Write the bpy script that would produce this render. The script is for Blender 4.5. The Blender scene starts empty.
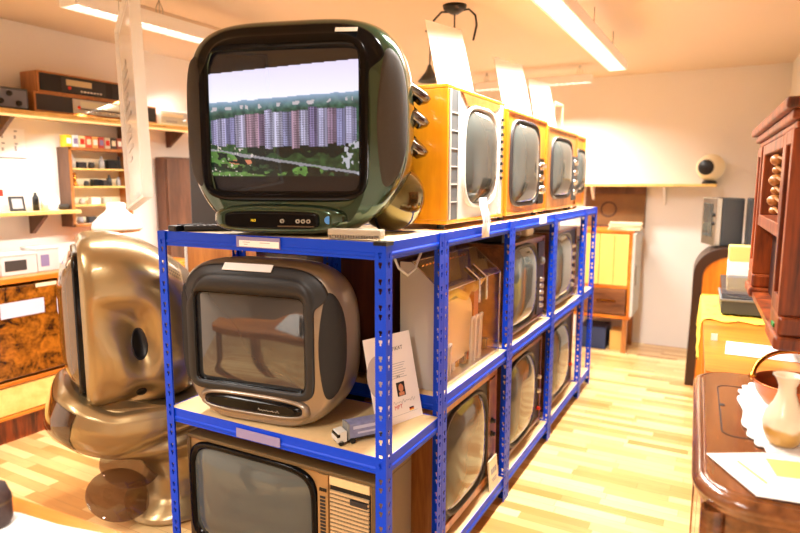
import bpy, math, random
from mathutils import Vector, Matrix
import numpy as np
random.seed(7)
PI = math.pi
sc = bpy.context.scene
col = sc.collection

# ------------------------------------------------------------------ camera
FPX, PITCH, YAW, ROLL, EYE = 608.4, 0.1359, 0.4954, 0.002, 1.449
f0 = Vector((-math.sin(YAW), math.cos(YAW), 0)); r0 = Vector((math.cos(YAW), math.sin(YAW), 0)); u0 = Vector((0, 0, 1))
fw = f0*math.cos(PITCH) - u0*math.sin(PITCH); up = u0*math.cos(PITCH) + f0*math.sin(PITCH)
rt = r0*math.cos(ROLL) + up*math.sin(ROLL); up = up*math.cos(ROLL) - r0*math.sin(ROLL)
cd = bpy.data.cameras.new('camera'); cam = bpy.data.objects.new('camera', cd); col.objects.link(cam)
M = Matrix((( rt.x, up.x, -fw.x, 0), (rt.y, up.y, -fw.y, 0), (rt.z, up.z, -fw.z, EYE), (0, 0, 0, 1)))
cam.matrix_world = M
cd.sensor_width = 36; cd.lens = FPX/800*36; cd.clip_start = 0.02
cd.dof.use_dof = True; cd.dof.focus_distance = 2.05; cd.dof.aperture_fstop = 2.2
sc.camera = cam
# ------------------------------------------------------------------ world, exposure, lights
w = bpy.data.worlds.new('world'); sc.world = w; w.use_nodes = True
w.node_tree.nodes['Background'].inputs[0].default_value = (1, .93, .85, 1)
w.node_tree.nodes['Background'].inputs[1].default_value = 0.03
sc.view_settings.view_transform = 'Standard'; sc.view_settings.look = 'None'
sc.view_settings.exposure = 0.45; sc.view_settings.gamma = 1; sc.view_settings.use_curve_mapping = False
LIGHT_COL = (1.0, .955, .89)
def tube_lamp(loc, rz, length, watts, wid=.10):
    L = bpy.data.lights.new('tube_light', 'AREA'); L.shape = 'RECTANGLE'; L.size = length; L.size_y = wid
    L.energy = watts; L.color = LIGHT_COL; L.spread = math.radians(145)
    o = bpy.data.objects.new('tube_light', L); col.objects.link(o); o.location = loc; o.rotation_euler = (0, 0, rz)
    return o
XSH = -3.62
tube_lamp((-.72, 3.0, 2.19), PI/2, 2.7, 85)
tube_lamp((-2.54, 3.2, 2.19), PI/2, 2.9, 80)
tube_lamp((-1.55, 5.2, 2.255), 0, .95, 40)
L_ = tube_lamp((XSH, 2.35, 1.818), PI/2, 2.1, 9, .02); L_.rotation_euler = (math.radians(0), math.radians(-22), PI/2)   # added strip lamp under the radio shelf, brightens the wall below
tube_lamp((-.72, -.9, 2.19), PI/2, 2.4, 60)
tube_lamp((-2.54, -.7, 2.19), PI/2, 2.4, 60)

# ------------------------------------------------------------------ mesh helpers
class MB:
    def __init__(s): s.v = []; s.f = []; s.m = []; s.s = []; s.c = None
    def add(s, vs, fs, mi=0, smooth=False, X=None):
        b = len(s.v)
        if X is not None: vs = [tuple(X @ Vector(p)) for p in vs]
        s.v += [tuple(p) for p in vs]
        for f in fs: s.f.append([b+i for i in f]); s.m.append(mi); s.s.append(smooth)
        return s
    def box(s, x0, x1, y0, y1, z0, z1, mi=0, X=None):
        vs = [(x0,y0,z0),(x1,y0,z0),(x1,y1,z0),(x0,y1,z0),(x0,y0,z1),(x1,y0,z1),(x1,y1,z1),(x0,y1,z1)]
        return s.add(vs, [(0,3,2,1),(4,5,6,7),(0,1,5,4),(1,2,6,5),(2,3,7,6),(3,0,4,7)], mi, False, X)
    def loft(s, rings, mi=0, smooth=True, cap0=True, cap1=True, closed=True, X=None):
        n = len(rings[0]); vs = [p for r in rings for p in r]; fs = []
        for k in range(len(rings)-1):
            for i in range(n if closed else n-1):
                j = (i+1) % n
                fs.append((k*n+i, k*n+j, (k+1)*n+j, (k+1)*n+i))
        s.add(vs, fs, mi, smooth, X)
        if cap0: s.add(rings[0], [tuple(range(n))[::-1]], mi, False, X)
        if cap1: s.add(rings[-1], [tuple(range(n))], mi, False, X)
        return s
    def lathe(s, prof, n=32, mi=0, X=None, cap0=False, cap1=False, smooth=True):
        rings = [[(r*math.cos(2*PI*i/n), r*math.sin(2*PI*i/n), z) for i in range(n)] for r, z in prof]
        return s.loft(rings, mi, smooth, cap0, cap1, True, X)
    def cyl(s, p0, p1, r, n=16, mi=0, r1=None):
        p0 = Vector(p0); p1 = Vector(p1); d = (p1-p0); q = d.to_track_quat('Z', 'Y').to_matrix().to_4x4()
        return s.lathe([(r, 0), (r if r1 is None else r1, d.length)], n, mi, Matrix.Translation(p0) @ q, True, True)
    def tube(s, pts, r, n=8, mi=0):
        pts = [Vector(p) for p in pts]; rings = []; nrm = None
        for i, p in enumerate(pts):
            t = (pts[min(i+1, len(pts)-1)] - pts[max(i-1, 0)]).normalized()
            if nrm is None:
                nrm = t.cross(Vector((0, 0, 1)));
                if nrm.length < 1e-3: nrm = t.cross(Vector((1, 0, 0)))
            nrm = (nrm - t*nrm.dot(t)).normalized(); b = t.cross(nrm)
            rr = r[i] if isinstance(r, (list, tuple)) else r
            rings.append([tuple(p + nrm*rr*math.cos(2*PI*k/n) + b*rr*math.sin(2*PI*k/n)) for k in range(n)])
        return s.loft(rings, mi)
    def prism(s, poly, h0, h1, axis='z', mi=0, X=None, smooth=False):
        def P(a, b, c): return {'z': (a, b, c), 'y': (a, c, b), 'x': (c, a, b)}[axis]
        r0_ = [P(a, b, h0) for a, b in poly]; r1_ = [P(a, b, h1) for a, b in poly]
        return s.loft([r0_, r1_], mi, smooth, True, True, True, X)
    def sphere(s, c, r, n=24, mi=0, sz=1, X=None):
        pr = [(max(1e-5, r*math.sin(PI*k/(n//2))), -r*sz*math.cos(PI*k/(n//2))) for k in range(n//2+1)]
        T_ = Matrix.Translation(c)
        return s.lathe(pr, n, mi, X @ T_ if X is not None else T_)
    def build(s, name, mats, parent=None, bevel=0, seg=2, loc=None, rot=None, fix=True):
        me = bpy.data.meshes.new(name); me.from_pydata(s.v, [], s.f)
        if not isinstance(mats, (list, tuple)): mats = [mats]
        for m in mats: me.materials.append(m)
        me.polygons.foreach_set('material_index', s.m); me.polygons.foreach_set('use_smooth', s.s)
        me.update()
        if fix:
            import bmesh
            bm = bmesh.new(); bm.from_mesh(me); bmesh.ops.recalc_face_normals(bm, faces=bm.faces); bm.to_mesh(me); bm.free()
        o = bpy.data.objects.new(name, me); col.objects.link(o)
        if parent is not None: o.parent = parent
        if loc is not None: o.location = loc
        if rot is not None: o.rotation_euler = rot
        if bevel:
            b = o.modifiers.new('bevel', 'BEVEL'); b.width = bevel; b.segments = seg; b.limit_method = 'ANGLE'; b.angle_limit = math.radians(40)
        return o
def tag(o, label, cat, group=None):
    o['label'] = label; o['category'] = cat
    if group: o['group'] = group
    return o
def thing(name, label, cat, loc=(0, 0, 0), rz=0, group=None):
    o = bpy.data.objects.new(name, None); col.objects.link(o); o.empty_display_size = .1
    o.location = loc; o.rotation_euler = (0, 0, rz)
    return tag(o, label, cat, group)
def struct(o): o['kind'] = 'structure'; return o
def copy_thing(o, parent=None):
    c = o.copy(); col.objects.link(c)
    if parent is not None: c.parent = parent
    for ch in [k for k in bpy.data.objects if k.parent == o]: copy_thing(ch, c)
    return c
def sgp(a, p): return math.copysign(abs(a)**p, a)
def superring(hw, hh, n, N, cx=0, cz=0): # list of (x,z)
    return [(cx+hw*sgp(math.cos(2*PI*i/N), 2/n), cz+hh*sgp(math.sin(2*PI*i/N), 2/n)) for i in range(N)]
def rrect(hw, hh, r, k=6, cx=0, cy=0):
    out = []
    for (sx, sy, a) in ((1,1,0), (-1,1,90), (-1,-1,180), (1,-1,270)):
        for i in range(k+1):
            t = math.radians(a + 90*i/k); out.append((cx+sx*(hw-r)+r*math.cos(t), cy+sy*(hh-r)+r*math.sin(t)))
    return out
def RX(a): return Matrix.Rotation(a, 4, 'X')
def RY(a): return Matrix.Rotation(a, 4, 'Y')
def RZ(a): return Matrix.Rotation(a, 4, 'Z')
def TR(*a): return Matrix.Translation(a)
_txt = {}
def text_geo(string, size, bold=False):
    cu = bpy.data.curves.new('lettering', 'FONT'); cu.body = string; cu.size = size; cu.align_x = 'CENTER'
    if bold: cu.offset = size*.015
    o = bpy.data.objects.new('lettering', cu); col.objects.link(o)
    dg = bpy.context.evaluated_depsgraph_get(); me = bpy.data.meshes.new_from_object(o.evaluated_get(dg))
    vs = [tuple(v.co) for v in me.vertices]; fs = [tuple(p.vertices) for p in me.polygons]
    bpy.data.objects.remove(o); bpy.data.meshes.remove(me); bpy.data.curves.remove(cu)
    return vs, fs

# ------------------------------------------------------------------ materials
def srgb(r, g, b):
    f = lambda c: (c/255/12.92 if c/255 <= .04045 else ((c/255+.055)/1.055)**2.4)
    return (f(r), f(g), f(b), 1)
MATS = {}
def mat(name, c, rough=.5, metal=0, spec=.5, coat=0, noise=0, nscale=8, trans=0, ior=1.45, emit=None, estr=0, alpha=1, coatr=.03, bump=0, bscale=60):
    if name in MATS: return MATS[name]
    m = bpy.data.materials.new(name); m.use_nodes = True; nt = m.node_tree; b = nt.nodes['Principled BSDF']
    b.inputs['Base Color'].default_value = c; b.inputs['Roughness'].default_value = rough; b.inputs['Metallic'].default_value = metal
    b.inputs['Specular IOR Level'].default_value = spec; b.inputs['Coat Weight'].default_value = coat; b.inputs['Coat Roughness'].default_value = coatr
    b.inputs['Transmission Weight'].default_value = trans; b.inputs['IOR'].default_value = ior; b.inputs['Alpha'].default_value = alpha
    if emit: b.inputs['Emission Color'].default_value = emit; b.inputs['Emission Strength'].default_value = estr
    tc = nt.nodes.new('ShaderNodeTexCoord')
    if noise:
        n = nt.nodes.new('ShaderNodeTexNoise'); n.inputs['Scale'].default_value = nscale; n.inputs['Detail'].default_value = 4
        nt.links.new(tc.outputs['Object'], n.inputs['Vector'])
        mx = nt.nodes.new('ShaderNodeMix'); mx.data_type = 'RGBA'
        nt.links.new(n.outputs['Fac'], mx.inputs['Factor'])
        mx.inputs['A'].default_value = tuple(max(0, x*(1-noise)) for x in c[:3])+(1,); mx.inputs['B'].default_value = tuple(min(1, x*(1+noise)) for x in c[:3])+(1,)
        nt.links.new(mx.outputs['Result'], b.inputs['Base Color'])
    if bump:
        n2 = nt.nodes.new('ShaderNodeTexNoise'); n2.inputs['Scale'].default_value = bscale
        nt.links.new(tc.outputs['Object'], n2.inputs['Vector'])
        bp = nt.nodes.new('ShaderNodeBump'); bp.inputs['Strength'].default_value = bump; bp.inputs['Distance'].default_value = .002
        nt.links.new(n2.outputs['Fac'], bp.inputs['Height']); nt.links.new(bp.outputs['Normal'], b.inputs['Normal'])
    MATS[name] = m; return m
def wood(name, c1, c2, axis='x', scale=18, stretch=8, rough=.35, coat=.3, dist=3.0, burl=False):
    if name in MATS: return MATS[name]
    m = bpy.data.materials.new(name); m.use_nodes = True; nt = m.node_tree; b = nt.nodes['Principled BSDF']
    tc = nt.nodes.new('ShaderNodeTexCoord'); mp = nt.nodes.new('ShaderNodeMapping')
    sv = [scale]*3; sv['xyz'.index(axis)] = scale/stretch
    mp.inputs['Scale'].default_value = sv; nt.links.new(tc.outputs['Object'], mp.inputs['Vector'])
    n = nt.nodes.new('ShaderNodeTexNoise'); n.inputs['Scale'].default_value = 1.0; n.inputs['Detail'].default_value = 6; n.inputs['Distortion'].default_value = dist if burl else .6
    nt.links.new(mp.outputs['Vector'], n.inputs['Vector'])
    n2 = nt.nodes.new('ShaderNodeTexNoise'); n2.inputs['Scale'].default_value = 6; n2.inputs['Detail'].default_value = 3
    nt.links.new(mp.outputs['Vector'], n2.inputs['Vector'])
    ad = nt.nodes.new('ShaderNodeMath'); ad.operation = 'MULTIPLY_ADD'; ad.inputs[1].default_value = .35
    nt.links.new(n2.outputs['Fac'], ad.inputs[0]); nt.links.new(n.outputs['Fac'], ad.inputs[2])
    cr = nt.nodes.new('ShaderNodeValToRGB'); nt.links.new(ad.outputs[0], cr.inputs['Fac'])
    cr.color_ramp.elements[0].position = .48; cr.color_ramp.elements[0].color = c1
    cr.color_ramp.elements[1].position = .86; cr.color_ramp.elements[1].color = c2
    nt.links.new(cr.outputs['Color'], b.inputs['Base Color'])
    b.inputs['Roughness'].default_value = rough; b.inputs['Coat Weight'].default_value = coat; b.inputs['Coat Roughness'].default_value = .12
    MATS[name] = m; return m
def floor_mat():
    m = bpy.data.materials.new('oak_strip_floor'); m.use_nodes = True; nt = m.node_tree; b = nt.nodes['Principled BSDF']
    tc = nt.nodes.new('ShaderNodeTexCoord')
    br = nt.nodes.new('ShaderNodeTexBrick'); nt.links.new(tc.outputs['Object'], br.inputs['Vector'])
    br.inputs['Scale'].default_value = 1; br.inputs['Brick Width'].default_value = .44; br.inputs['Row Height'].default_value = .058
    br.inputs['Mortar Size'].default_value = .0008; br.offset = .37; br.offset_frequency = 2; br.squash = .7; br.squash_frequency = 3
    br.inputs['Color1'].default_value = srgb(232, 200, 140); br.inputs['Color2'].default_value = srgb(190, 132, 70); br.inputs['Mortar'].default_value = srgb(160, 112, 58)
    mp = nt.nodes.new('ShaderNodeMapping'); mp.inputs['Scale'].default_value = (4, 40, 1); nt.links.new(tc.outputs['Object'], mp.inputs['Vector'])
    n = nt.nodes.new('ShaderNodeTexNoise'); n.inputs['Scale'].default_value = 1.5; n.inputs['Detail'].default_value = 5; nt.links.new(mp.outputs['Vector'], n.inputs['Vector'])
    mx = nt.nodes.new('ShaderNodeMix'); mx.data_type = 'RGBA'; mx.blend_type = 'OVERLAY'; mx.inputs['Factor'].default_value = .25
    nt.links.new(br.outputs['Color'], mx.inputs['A']); nt.links.new(n.outputs['Color'], mx.inputs['B'])
    gn = nt.nodes.new('ShaderNodeRGBToBW'); nt.links.new(n.outputs['Color'], gn.inputs[0]); nt.links.new(gn.outputs[0], mx.inputs['B'])
    nt.links.new(mx.outputs['Result'], b.inputs['Base Color'])
    b.inputs['Roughness'].default_value = .28; b.inputs['Coat Weight'].default_value = .25; b.inputs['Coat Roughness'].default_value = .2
    return m
m_wall = mat('white_wall_paint', srgb(238, 232, 224), .8, noise=.02, nscale=3, bump=.15)
m_ceil = mat('ceiling_paint', srgb(218, 198, 174), .85, noise=.02, nscale=2)
m_floor = floor_mat()
m_blue = mat('blue_powder_coat', srgb(0, 62, 205), .42, spec=.3, noise=.06)
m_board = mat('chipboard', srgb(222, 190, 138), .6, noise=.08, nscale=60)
m_black = mat('black_plastic', srgb(14, 14, 15), .35)
m_char = mat('deep_charcoal_plastic', srgb(27, 26, 26), .45)
m_blackgloss = mat('gloss_black', srgb(6, 6, 8), .14, spec=.22)
m_dark = mat('charcoal_plastic', srgb(45, 42, 42), .45, noise=.05)
m_dgrey = mat('dark_grey_plastic', srgb(62, 64, 66), .5)
m_grey = mat('grey_plastic', srgb(120, 122, 122), .45)
m_lgrey = mat('light_grey_plastic', srgb(200, 198, 190), .45)
m_white = mat('white_paper', srgb(246, 244, 240), .7)
m_cream = mat('cream_plastic', srgb(240, 226, 190), .4)
m_ink = mat('black_ink', srgb(30, 30, 32), .7)
m_fink = mat('faded_ink', srgb(168, 168, 170), .7)
m_red = mat('red_ink', srgb(200, 45, 25), .6)
m_yel = mat('yellow_ink', srgb(248, 200, 60), .6)
m_lilac = mat('lilac_plastic', srgb(140, 130, 170), .25)
m_chrome = mat('chrome', srgb(210, 205, 198), .12, metal=1)
m_steel = mat('brushed_steel', srgb(185, 180, 170), .3, metal=1)
m_darkchrome = mat('dark_chrome', srgb(120, 116, 110), .15, metal=1)
m_brass = mat('brass', srgb(214, 150, 60), .2, metal=1)
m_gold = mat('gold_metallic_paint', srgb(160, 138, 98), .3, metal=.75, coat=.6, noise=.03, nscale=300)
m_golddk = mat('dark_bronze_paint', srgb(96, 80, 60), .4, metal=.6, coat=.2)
m_bronze = mat('taupe_metallic_paint', srgb(142, 130, 116), .33, metal=.75, coat=.4)
m_green = mat('bottle_green_metallic_paint', srgb(38, 66, 46), .2, metal=.55, coat=1.0)
m_olive = mat('olive_metallic_paint', srgb(70, 68, 44), .2, metal=.6, coat=1.0)
m_goldoliv = mat('olive_gold_chrome', srgb(104, 92, 50), .14, metal=.9, coat=.6)
m_grille = mat('brown_speaker_cloth', srgb(62, 57, 52), .75, noise=.25, nscale=400)
m_wgrey = mat('warm_grey_rib', srgb(176, 166, 146), .5)
m_bgrille = mat('black_speaker_cloth', srgb(22, 21, 21), .7, noise=.3, nscale=400)
m_glass = mat('picture_tube_glass', srgb(80, 84, 80), .07, spec=.55, coat=.25)
m_glassdk = mat('dark_picture_tube_glass', srgb(52, 52, 52), .06, spec=.8, coat=.8)
m_clear = mat('clear_acrylic', (1, 1, 1, 1), .02, trans=1, ior=1.15, alpha=.14)
m_frost = mat('frosted_acrylic', srgb(250, 248, 244), .35, trans=.25, ior=1.2, alpha=.85)
m_smoke = mat('smoked_acrylic', srgb(70, 70, 76), .08, alpha=.75, coat=.6)
m_tint = mat('brown_tinted_glass', srgb(90, 52, 28), .04, alpha=.55, coat=1)
m_blueled = mat('blue_sticker', srgb(80, 150, 230), .5)
m_copper = mat('copper', srgb(206, 110, 60), .3, metal=.85, noise=.15, nscale=12)
m_lace = mat('white_lace', srgb(222, 219, 216), .9, bump=1, bscale=220)
m_lampglass = mat('opal_lamp_glass', srgb(250, 248, 244), .25, coat=.5)
m_tubeemit = mat('fluorescent_tube_face', srgb(255, 250, 240), .5, emit=(1, .95, .88, 1), estr=1.5)
w_orange = wood('honey_orange_veneer', srgb(190, 100, 14), srgb(226, 140, 34), 'z', 14, 8)
w_orangeh = wood('honey_orange_veneer_flat', srgb(186, 96, 16), srgb(224, 136, 36), 'x', 14, 8)
w_yellow = wood('golden_veneer', srgb(204, 122, 8), srgb(226, 148, 18), 'z', 12, 8)
w_brown = wood('walnut_veneer', srgb(84, 48, 26), srgb(140, 88, 50), 'x', 16, 8)
w_brownz = wood('walnut_veneer_upright', srgb(90, 56, 30), srgb(150, 98, 54), 'z', 16, 8)
w_teak = wood('teak_veneer', srgb(150, 90, 40), srgb(196, 130, 66), 'z', 18, 10)
w_red = wood('mahogany', srgb(66, 20, 6), srgb(166, 76, 26), 'z', 18, 9, .38, .12)
w_dresser = wood('dark_polished_walnut', srgb(78, 42, 20), srgb(140, 84, 44), 'y', 12, 7, .2, .7)
w_burl = wood('burl_walnut', srgb(38, 18, 4), srgb(176, 104, 26), 'x', 11, 1, .22, .5, 1.6, True)
w_cream = wood('pale_maple', srgb(222, 180, 96), srgb(244, 208, 128), 'y', 10, 8)
w_dkbrown = wood('dark_brown_panel', srgb(70, 44, 30), srgb(110, 74, 52), 'z', 10, 6, .5, .1)

# ------------------------------------------------------------------ room
XL, YB, ZC = -3.82, 5.84, 2.40
struct(MB().box(XL-.1, .9, -3.3, YB+.1, -.1, 0).build('floor', m_floor))
struct(MB().box(XL-.1, .9, -3.3, YB+.1, ZC, ZC+.1).build('ceiling', m_ceil))
struct(MB().box(XL-.1, XL, -3.3, YB+.1, 0, ZC).build('wall_left', m_wall))
struct(MB().box(XL, .9, YB, YB+.1, 0, ZC).build('wall_back', m_wall))
struct(MB().box(XL, .9, -3.3, -3.2, 0, ZC).build('wall_front', mat('brown_wall', srgb(170, 150, 130), .8)))
SK = .045                                   # the right-hand wall and its furniture run 2.6 degrees off the racking
def wx(y): return .36 + (YB-y)*SK
mb = MB(); mb.prism([(wx(YB), YB), (wx(-3.2), -3.2), (wx(-3.2)+.1, -3.2), (wx(YB)+.1, YB)], 0, ZC)
struct(mb.build('wall_right', m_wall))
struct(MB().box(-2.93, -2.86, -2.2, YB, ZC-.03, ZC).build('trim_1', m_ceil, bevel=.004))

# fluorescent fittings
def fluorescent(label, loc, rz, length, hang, wid=.11):
    t = thing('fluorescent_light', label, 'ceiling light', loc, rz, None); h = length/2
    m = MB(); m.box(-h, h, -wid/2, wid/2, .022, .06); m.box(-h, h, -wid/2-.004, -wid/2+.004, -.004, .05); m.box(-h, h, wid/2-.004, wid/2+.004, -.004, .05)
    m.box(-h-.01, -h, -wid/2, wid/2, -.004, .06); m.box(h, h+.01, -wid/2, wid/2, -.004, .06)
    m.build('housing', m_white, t, .002)
    MB().box(-h, h, -wid/2+.006, wid/2-.006, .008, .02).build('diffuser', m_tubeemit, t)
    lv = MB(); k = int(length/.045)
    for i in range(k+1): x = -h+i*length/k; lv.box(x-.001, x+.001, -wid/2+.004, wid/2-.004, -.004, .006)
    lv.build('louvre', m_white, t)
    for x in hang:
        hg = MB(); hg.tube([(x, 0, .06), (x, 0, ZC-loc[2])], .003, 6); hg.tube([(x-.02, 0, .06), (x-.02, 0, .10), (x, 0, .14), (x+.02, 0, .10), (x+.02, 0, .06)], .003, 6)
        hg.build('hanger', m_steel, t)
    return t
fluorescent('long white fluorescent light hanging over the aisle beside the blue racking', (-.72, 3.0, 2.2), PI/2, 2.75, (-1.0, .55, 1.15))
fluorescent('long white fluorescent light above the radio shelf on the left wall', (-2.54, 3.2, 2.2), PI/2, 2.95, (-1.0, 1.0))
fluorescent('short fluorescent light far back, hanging crosswise behind the television tops', (-1.55, 5.2, 2.265), 0, .98, (-.4, .4), .07)

# ------------------------------------------------------------------ blue racking
def post_mb(h, sx, sy, holes=True):
    """L angle: outer corner at 0,0; flanges run toward (sx, sy)."""
    m = MB(); t = .0022; W = .036
    def rows():
        z = 0; out = []
        start = .03
        while start + .07 < h:
            for a in (start, start+.027):
                out.append((z, a, 0)); out.append((a, a+.008, .0035)); out.append((a+.008, a+.017, .0062)); z = a+.017
            start += .074
        out.append((z, h, 0)); return out
    for (z0, z1, hw) in rows():
        if z1-z0 < 1e-5: continue
        if hw == 0:
            m.box(*sorted((0, sx*W)), *sorted((0, sy*t)), z0, z1); m.box(*sorted((0, sx*t)), *sorted((sy*t, sy*W)), z0, z1)
        else:
            c = W*.52
            m.box(*sorted((0, sx*(c-hw))), *sorted((0, sy*t)), z0, z1); m.box(*sorted((sx*(c+hw), sx*W)), *sorted((0, sy*t)), z0, z1)
            m.box(*sorted((0, sx*t)), *sorted((sy*t, sy*(c-hw))), z0, z1); m.box(*sorted((0, sx*t)), *sorted((sy*(c+hw), sy*W)), z0, z1)
    return m
m_ndark = mat('dark_brown_wood', srgb(44, 18, 10), .5)  # darker brown for the back of the wall cabinet niche
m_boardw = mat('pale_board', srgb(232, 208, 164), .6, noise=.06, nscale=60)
def rack(label, loc, rz, W, D, levels, H=1.2852, caps=()):
    t = thing('shelving_unit', label, 'shelving', loc, rz, 'blue boltless shelving units')
    hw = W/2
    for (x, y, sx, sy) in ((-hw, 0, 1, 1), (hw, 0, -1, 1), (-hw, D, 1, -1), (hw, D, -1, -1)):
        p = post_mb(H, sx, sy).build('post', m_blue, t, loc=(x, y, 0), fix=False)
        if (x, y) in [(c[0]*hw, c[1]*D) for c in caps]:
            MB().box(*sorted((-sx*.002, sx*.04)), *sorted((-sy*.002, sy*.04)), H-.008, H+.003).build('post_cap', m_black, p)
    for L in levels:
        bh = .05
        def prof(s): # C-shaped beam section with two ribs
            return [(0, 0), (0, .008), (s*.003, .012), (s*.003, .018), (0, .022), (0, bh), (-s*.003, bh), (-s*.003, bh-.010), (-s*.012, bh-.010), (-s*.012, bh-.012), (-s*.003, bh-.014), (-s*.003, .003), (-s*.012, .003), (-s*.012, 0)]
        a = [(.0062+y_, L+.001-bh+z_) for y_, z_ in prof(-1)]
        m = MB(); m.prism([(y_, z_) for y_, z_ in a], -hw+.003, hw-.003, 'x'); m.build('front_beam', m_blue, t)
        a = [(D-.0062+y_, L+.001-bh+z_) for y_, z_ in prof(1)]
        m = MB(); m.prism(a, -hw+.003, hw-.003, 'x'); m.build('rear_beam', m_blue, t)
        for s, nm in ((-1, 'side_beam'), (1, 'side_beam')):
            a = [(s*(hw-.0062)+y_, L+.001-bh+z_) for y_, z_ in prof(s)]
            m = MB(); m.prism(a, .003, D-.003, 'y'); m.build(nm, m_blue, t)
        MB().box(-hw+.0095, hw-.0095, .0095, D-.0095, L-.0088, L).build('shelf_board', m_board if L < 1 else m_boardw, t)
    return t
XS, YA, RW = -.826, 1.447, .909
YB_, YC, YD, YE, YF = 1.840, 2.562, 3.318, 4.10, 4.46
rack('blue shelving unit nearest the camera, holding the egg-shaped televisions', (XS-RW/2, YA, 0), 0, RW, YB_-YA-.001, (.11, .651, 1.285), caps=((1, 0),))
for lab, a, b in (('first blue shelving unit along the aisle, holding the clear-cased television', YB_, YC), ('second blue shelving unit along the aisle, between the clear-cased set and the far end', YC, YD), ('third blue shelving unit along the aisle, last but one from the back', YD, YE)):
    rack(lab, (XS, (a+b)/2, 0), PI/2, b-a-.001, .452, (.11, .713, 1.285))
rack('blue shelving unit at the far end of the row near the back wall', (XS-RW/2, YF, 0), PI, RW, YF-YE-.001, (.11, .713, 1.285))
for i, (a, b) in enumerate(((YB_, YC), (YC, YD), (YD, YE))):
    rack(('blue shelving unit in the rear row directly behind the clear-cased television', 'blue shelving unit in the rear row, middle one of three', 'blue shelving unit in the rear row, nearest the back wall')[i], (XS-RW, (a+b)/2, 0), -PI/2, b-a-.001, .452, (.11, .713, 1.285))

# ------------------------------------------------------------------ egg-shaped televisions
class Shell:
    def __init__(s, keys, disp=None):
        s.k = [np.array(k, float) for k in keys]; s.disp = disp
        y = [k[0] for k in keys]; d = [0]
        for i in range(1, len(keys)):
            d.append(d[-1] + np.hypot(keys[i][0]-keys[i-1][0], keys[i][1]-keys[i-1][1]))
        s.t = [q/d[-1] for q in d]
    def at(s, t):
        T_ = s.t; i = 0
        while i < len(T_)-2 and t > T_[i+1]: i += 1
        h = T_[i+1]-T_[i]; u = (t-T_[i])/h; P = s.k
        def tan(j):
            if j == 0: return (P[1]-P[0])/(T_[1]-T_[0])
            if j == len(P)-1: return (P[-1]-P[-2])/(T_[-1]-T_[-2])
            return (P[j+1]-P[j-1])/(T_[j+1]-T_[j-1])
        m0, m1 = tan(i)*h, tan(i+1)*h
        return (2*u**3-3*u**2+1)*P[i]+(u**3-2*u**2+u)*m0+(-2*u**3+3*u**2)*P[i+1]+(u**3-u**2)*m1
    def pt(s, a, t):
        y, hw, hh, zc, n = s.at(t)[:5]
        p = Vector((hw*sgp(math.cos(a), 2/n), y, zc+hh*sgp(math.sin(a), 2/n)))
        return p + s.disp(p) if s.disp else p
    def side(s, q, t, sgn=1): # q = z fraction -1..1
        y, hw, hh, zc, n = s.at(t)[:5]
        p = Vector((sgn*hw*max(0, 1-abs(q)**n)**(1/n), y, zc+hh*q))
        return p + s.disp(p) if s.disp else p
    def mesh(s, N=96, K=48, t0=0, t1=1, mi=0, mb=None, cap=True):
        mb = mb or MB()
        rings = [[tuple(s.pt(2*PI*i/N, t0+(t1-t0)*k/K)) for i in range(N)] for k in range(K+1)]
        return mb.loft(rings, mi, True, cap, cap)
    def patch(s, q0, t0, rq, rt_, off, sgn=1, skew=0, mi=0, R=12, A=40, mb=None, pw=2.0):
        mb = mb or MB(); rings = []
        for r in range(R+1):
            rr = r/R; ring = []
            for a in range(A):
                th = 2*PI*a/A; c_, s_ = sgp(math.cos(th), 2/pw), sgp(math.sin(th), 2/pw)
                q = q0+rq*max(rr, 1e-3)*s_; t = t0+rt_*max(rr, 1e-3)*c_+skew*q
                e = 1e-3
                p = s.side(q, t, sgn); du = s.side(q+e, t, sgn)-s.side(q-e, t, sgn); dv = s.side(q, t+e, sgn)-s.side(q, t-e, sgn)
                n = du.cross(dv).normalized()
                if n.x*sgn < 0: n = -n
                o_ = off if rr < .93 else (off*.4 if rr < 1 else -.004)
                ring.append(tuple(p+n*o_))
            rings.append(ring)
        return mb.loft(rings, mi, True, True, False)
def screen_dome(hw, hh, n, bulge, y0, zc, cx=0, N=64, R=14, tilt=0):
    m = MB(); rings = []
    for k in range(R+1):
        r = max(k/R, 1e-3)
        rings.append([(x, y0-bulge*(1-(r*r)*(.5+.5*((x-cx)**2/hw**2+(z-zc)**2/hh**2)/max(r*r, 1e-6)/2 if False else r*r)), z) for x, z in superring(hw*r, hh*r, n if r > .3 else 2+(n-2)*r/.3, N, cx, zc)])
    m.loft(rings, 0, True, True, False)
    return m
def ring_frame(hw, hh, n, w_, y0, y1, zc, cx=0, N=72, mi=0, mb=None, w_in=None):
    """raised frame round a screen: outer edge at y1, lip at y0, inner wall."""
    mb = mb or MB(); ins = w_ if w_in is None else w_in
    prof = [(w_, y1), (w_*.9, y0+.002), (w_*.75, y0), (w_*.3, y0), (.0, y0+.004), (-.004, y1)]
    rings = [[(x, y, z) for x, z in superring(hw+o, hh+o, n, N, cx, zc)] for o, y in prof]
    return mb.loft(rings, mi, True, False, False)
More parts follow.
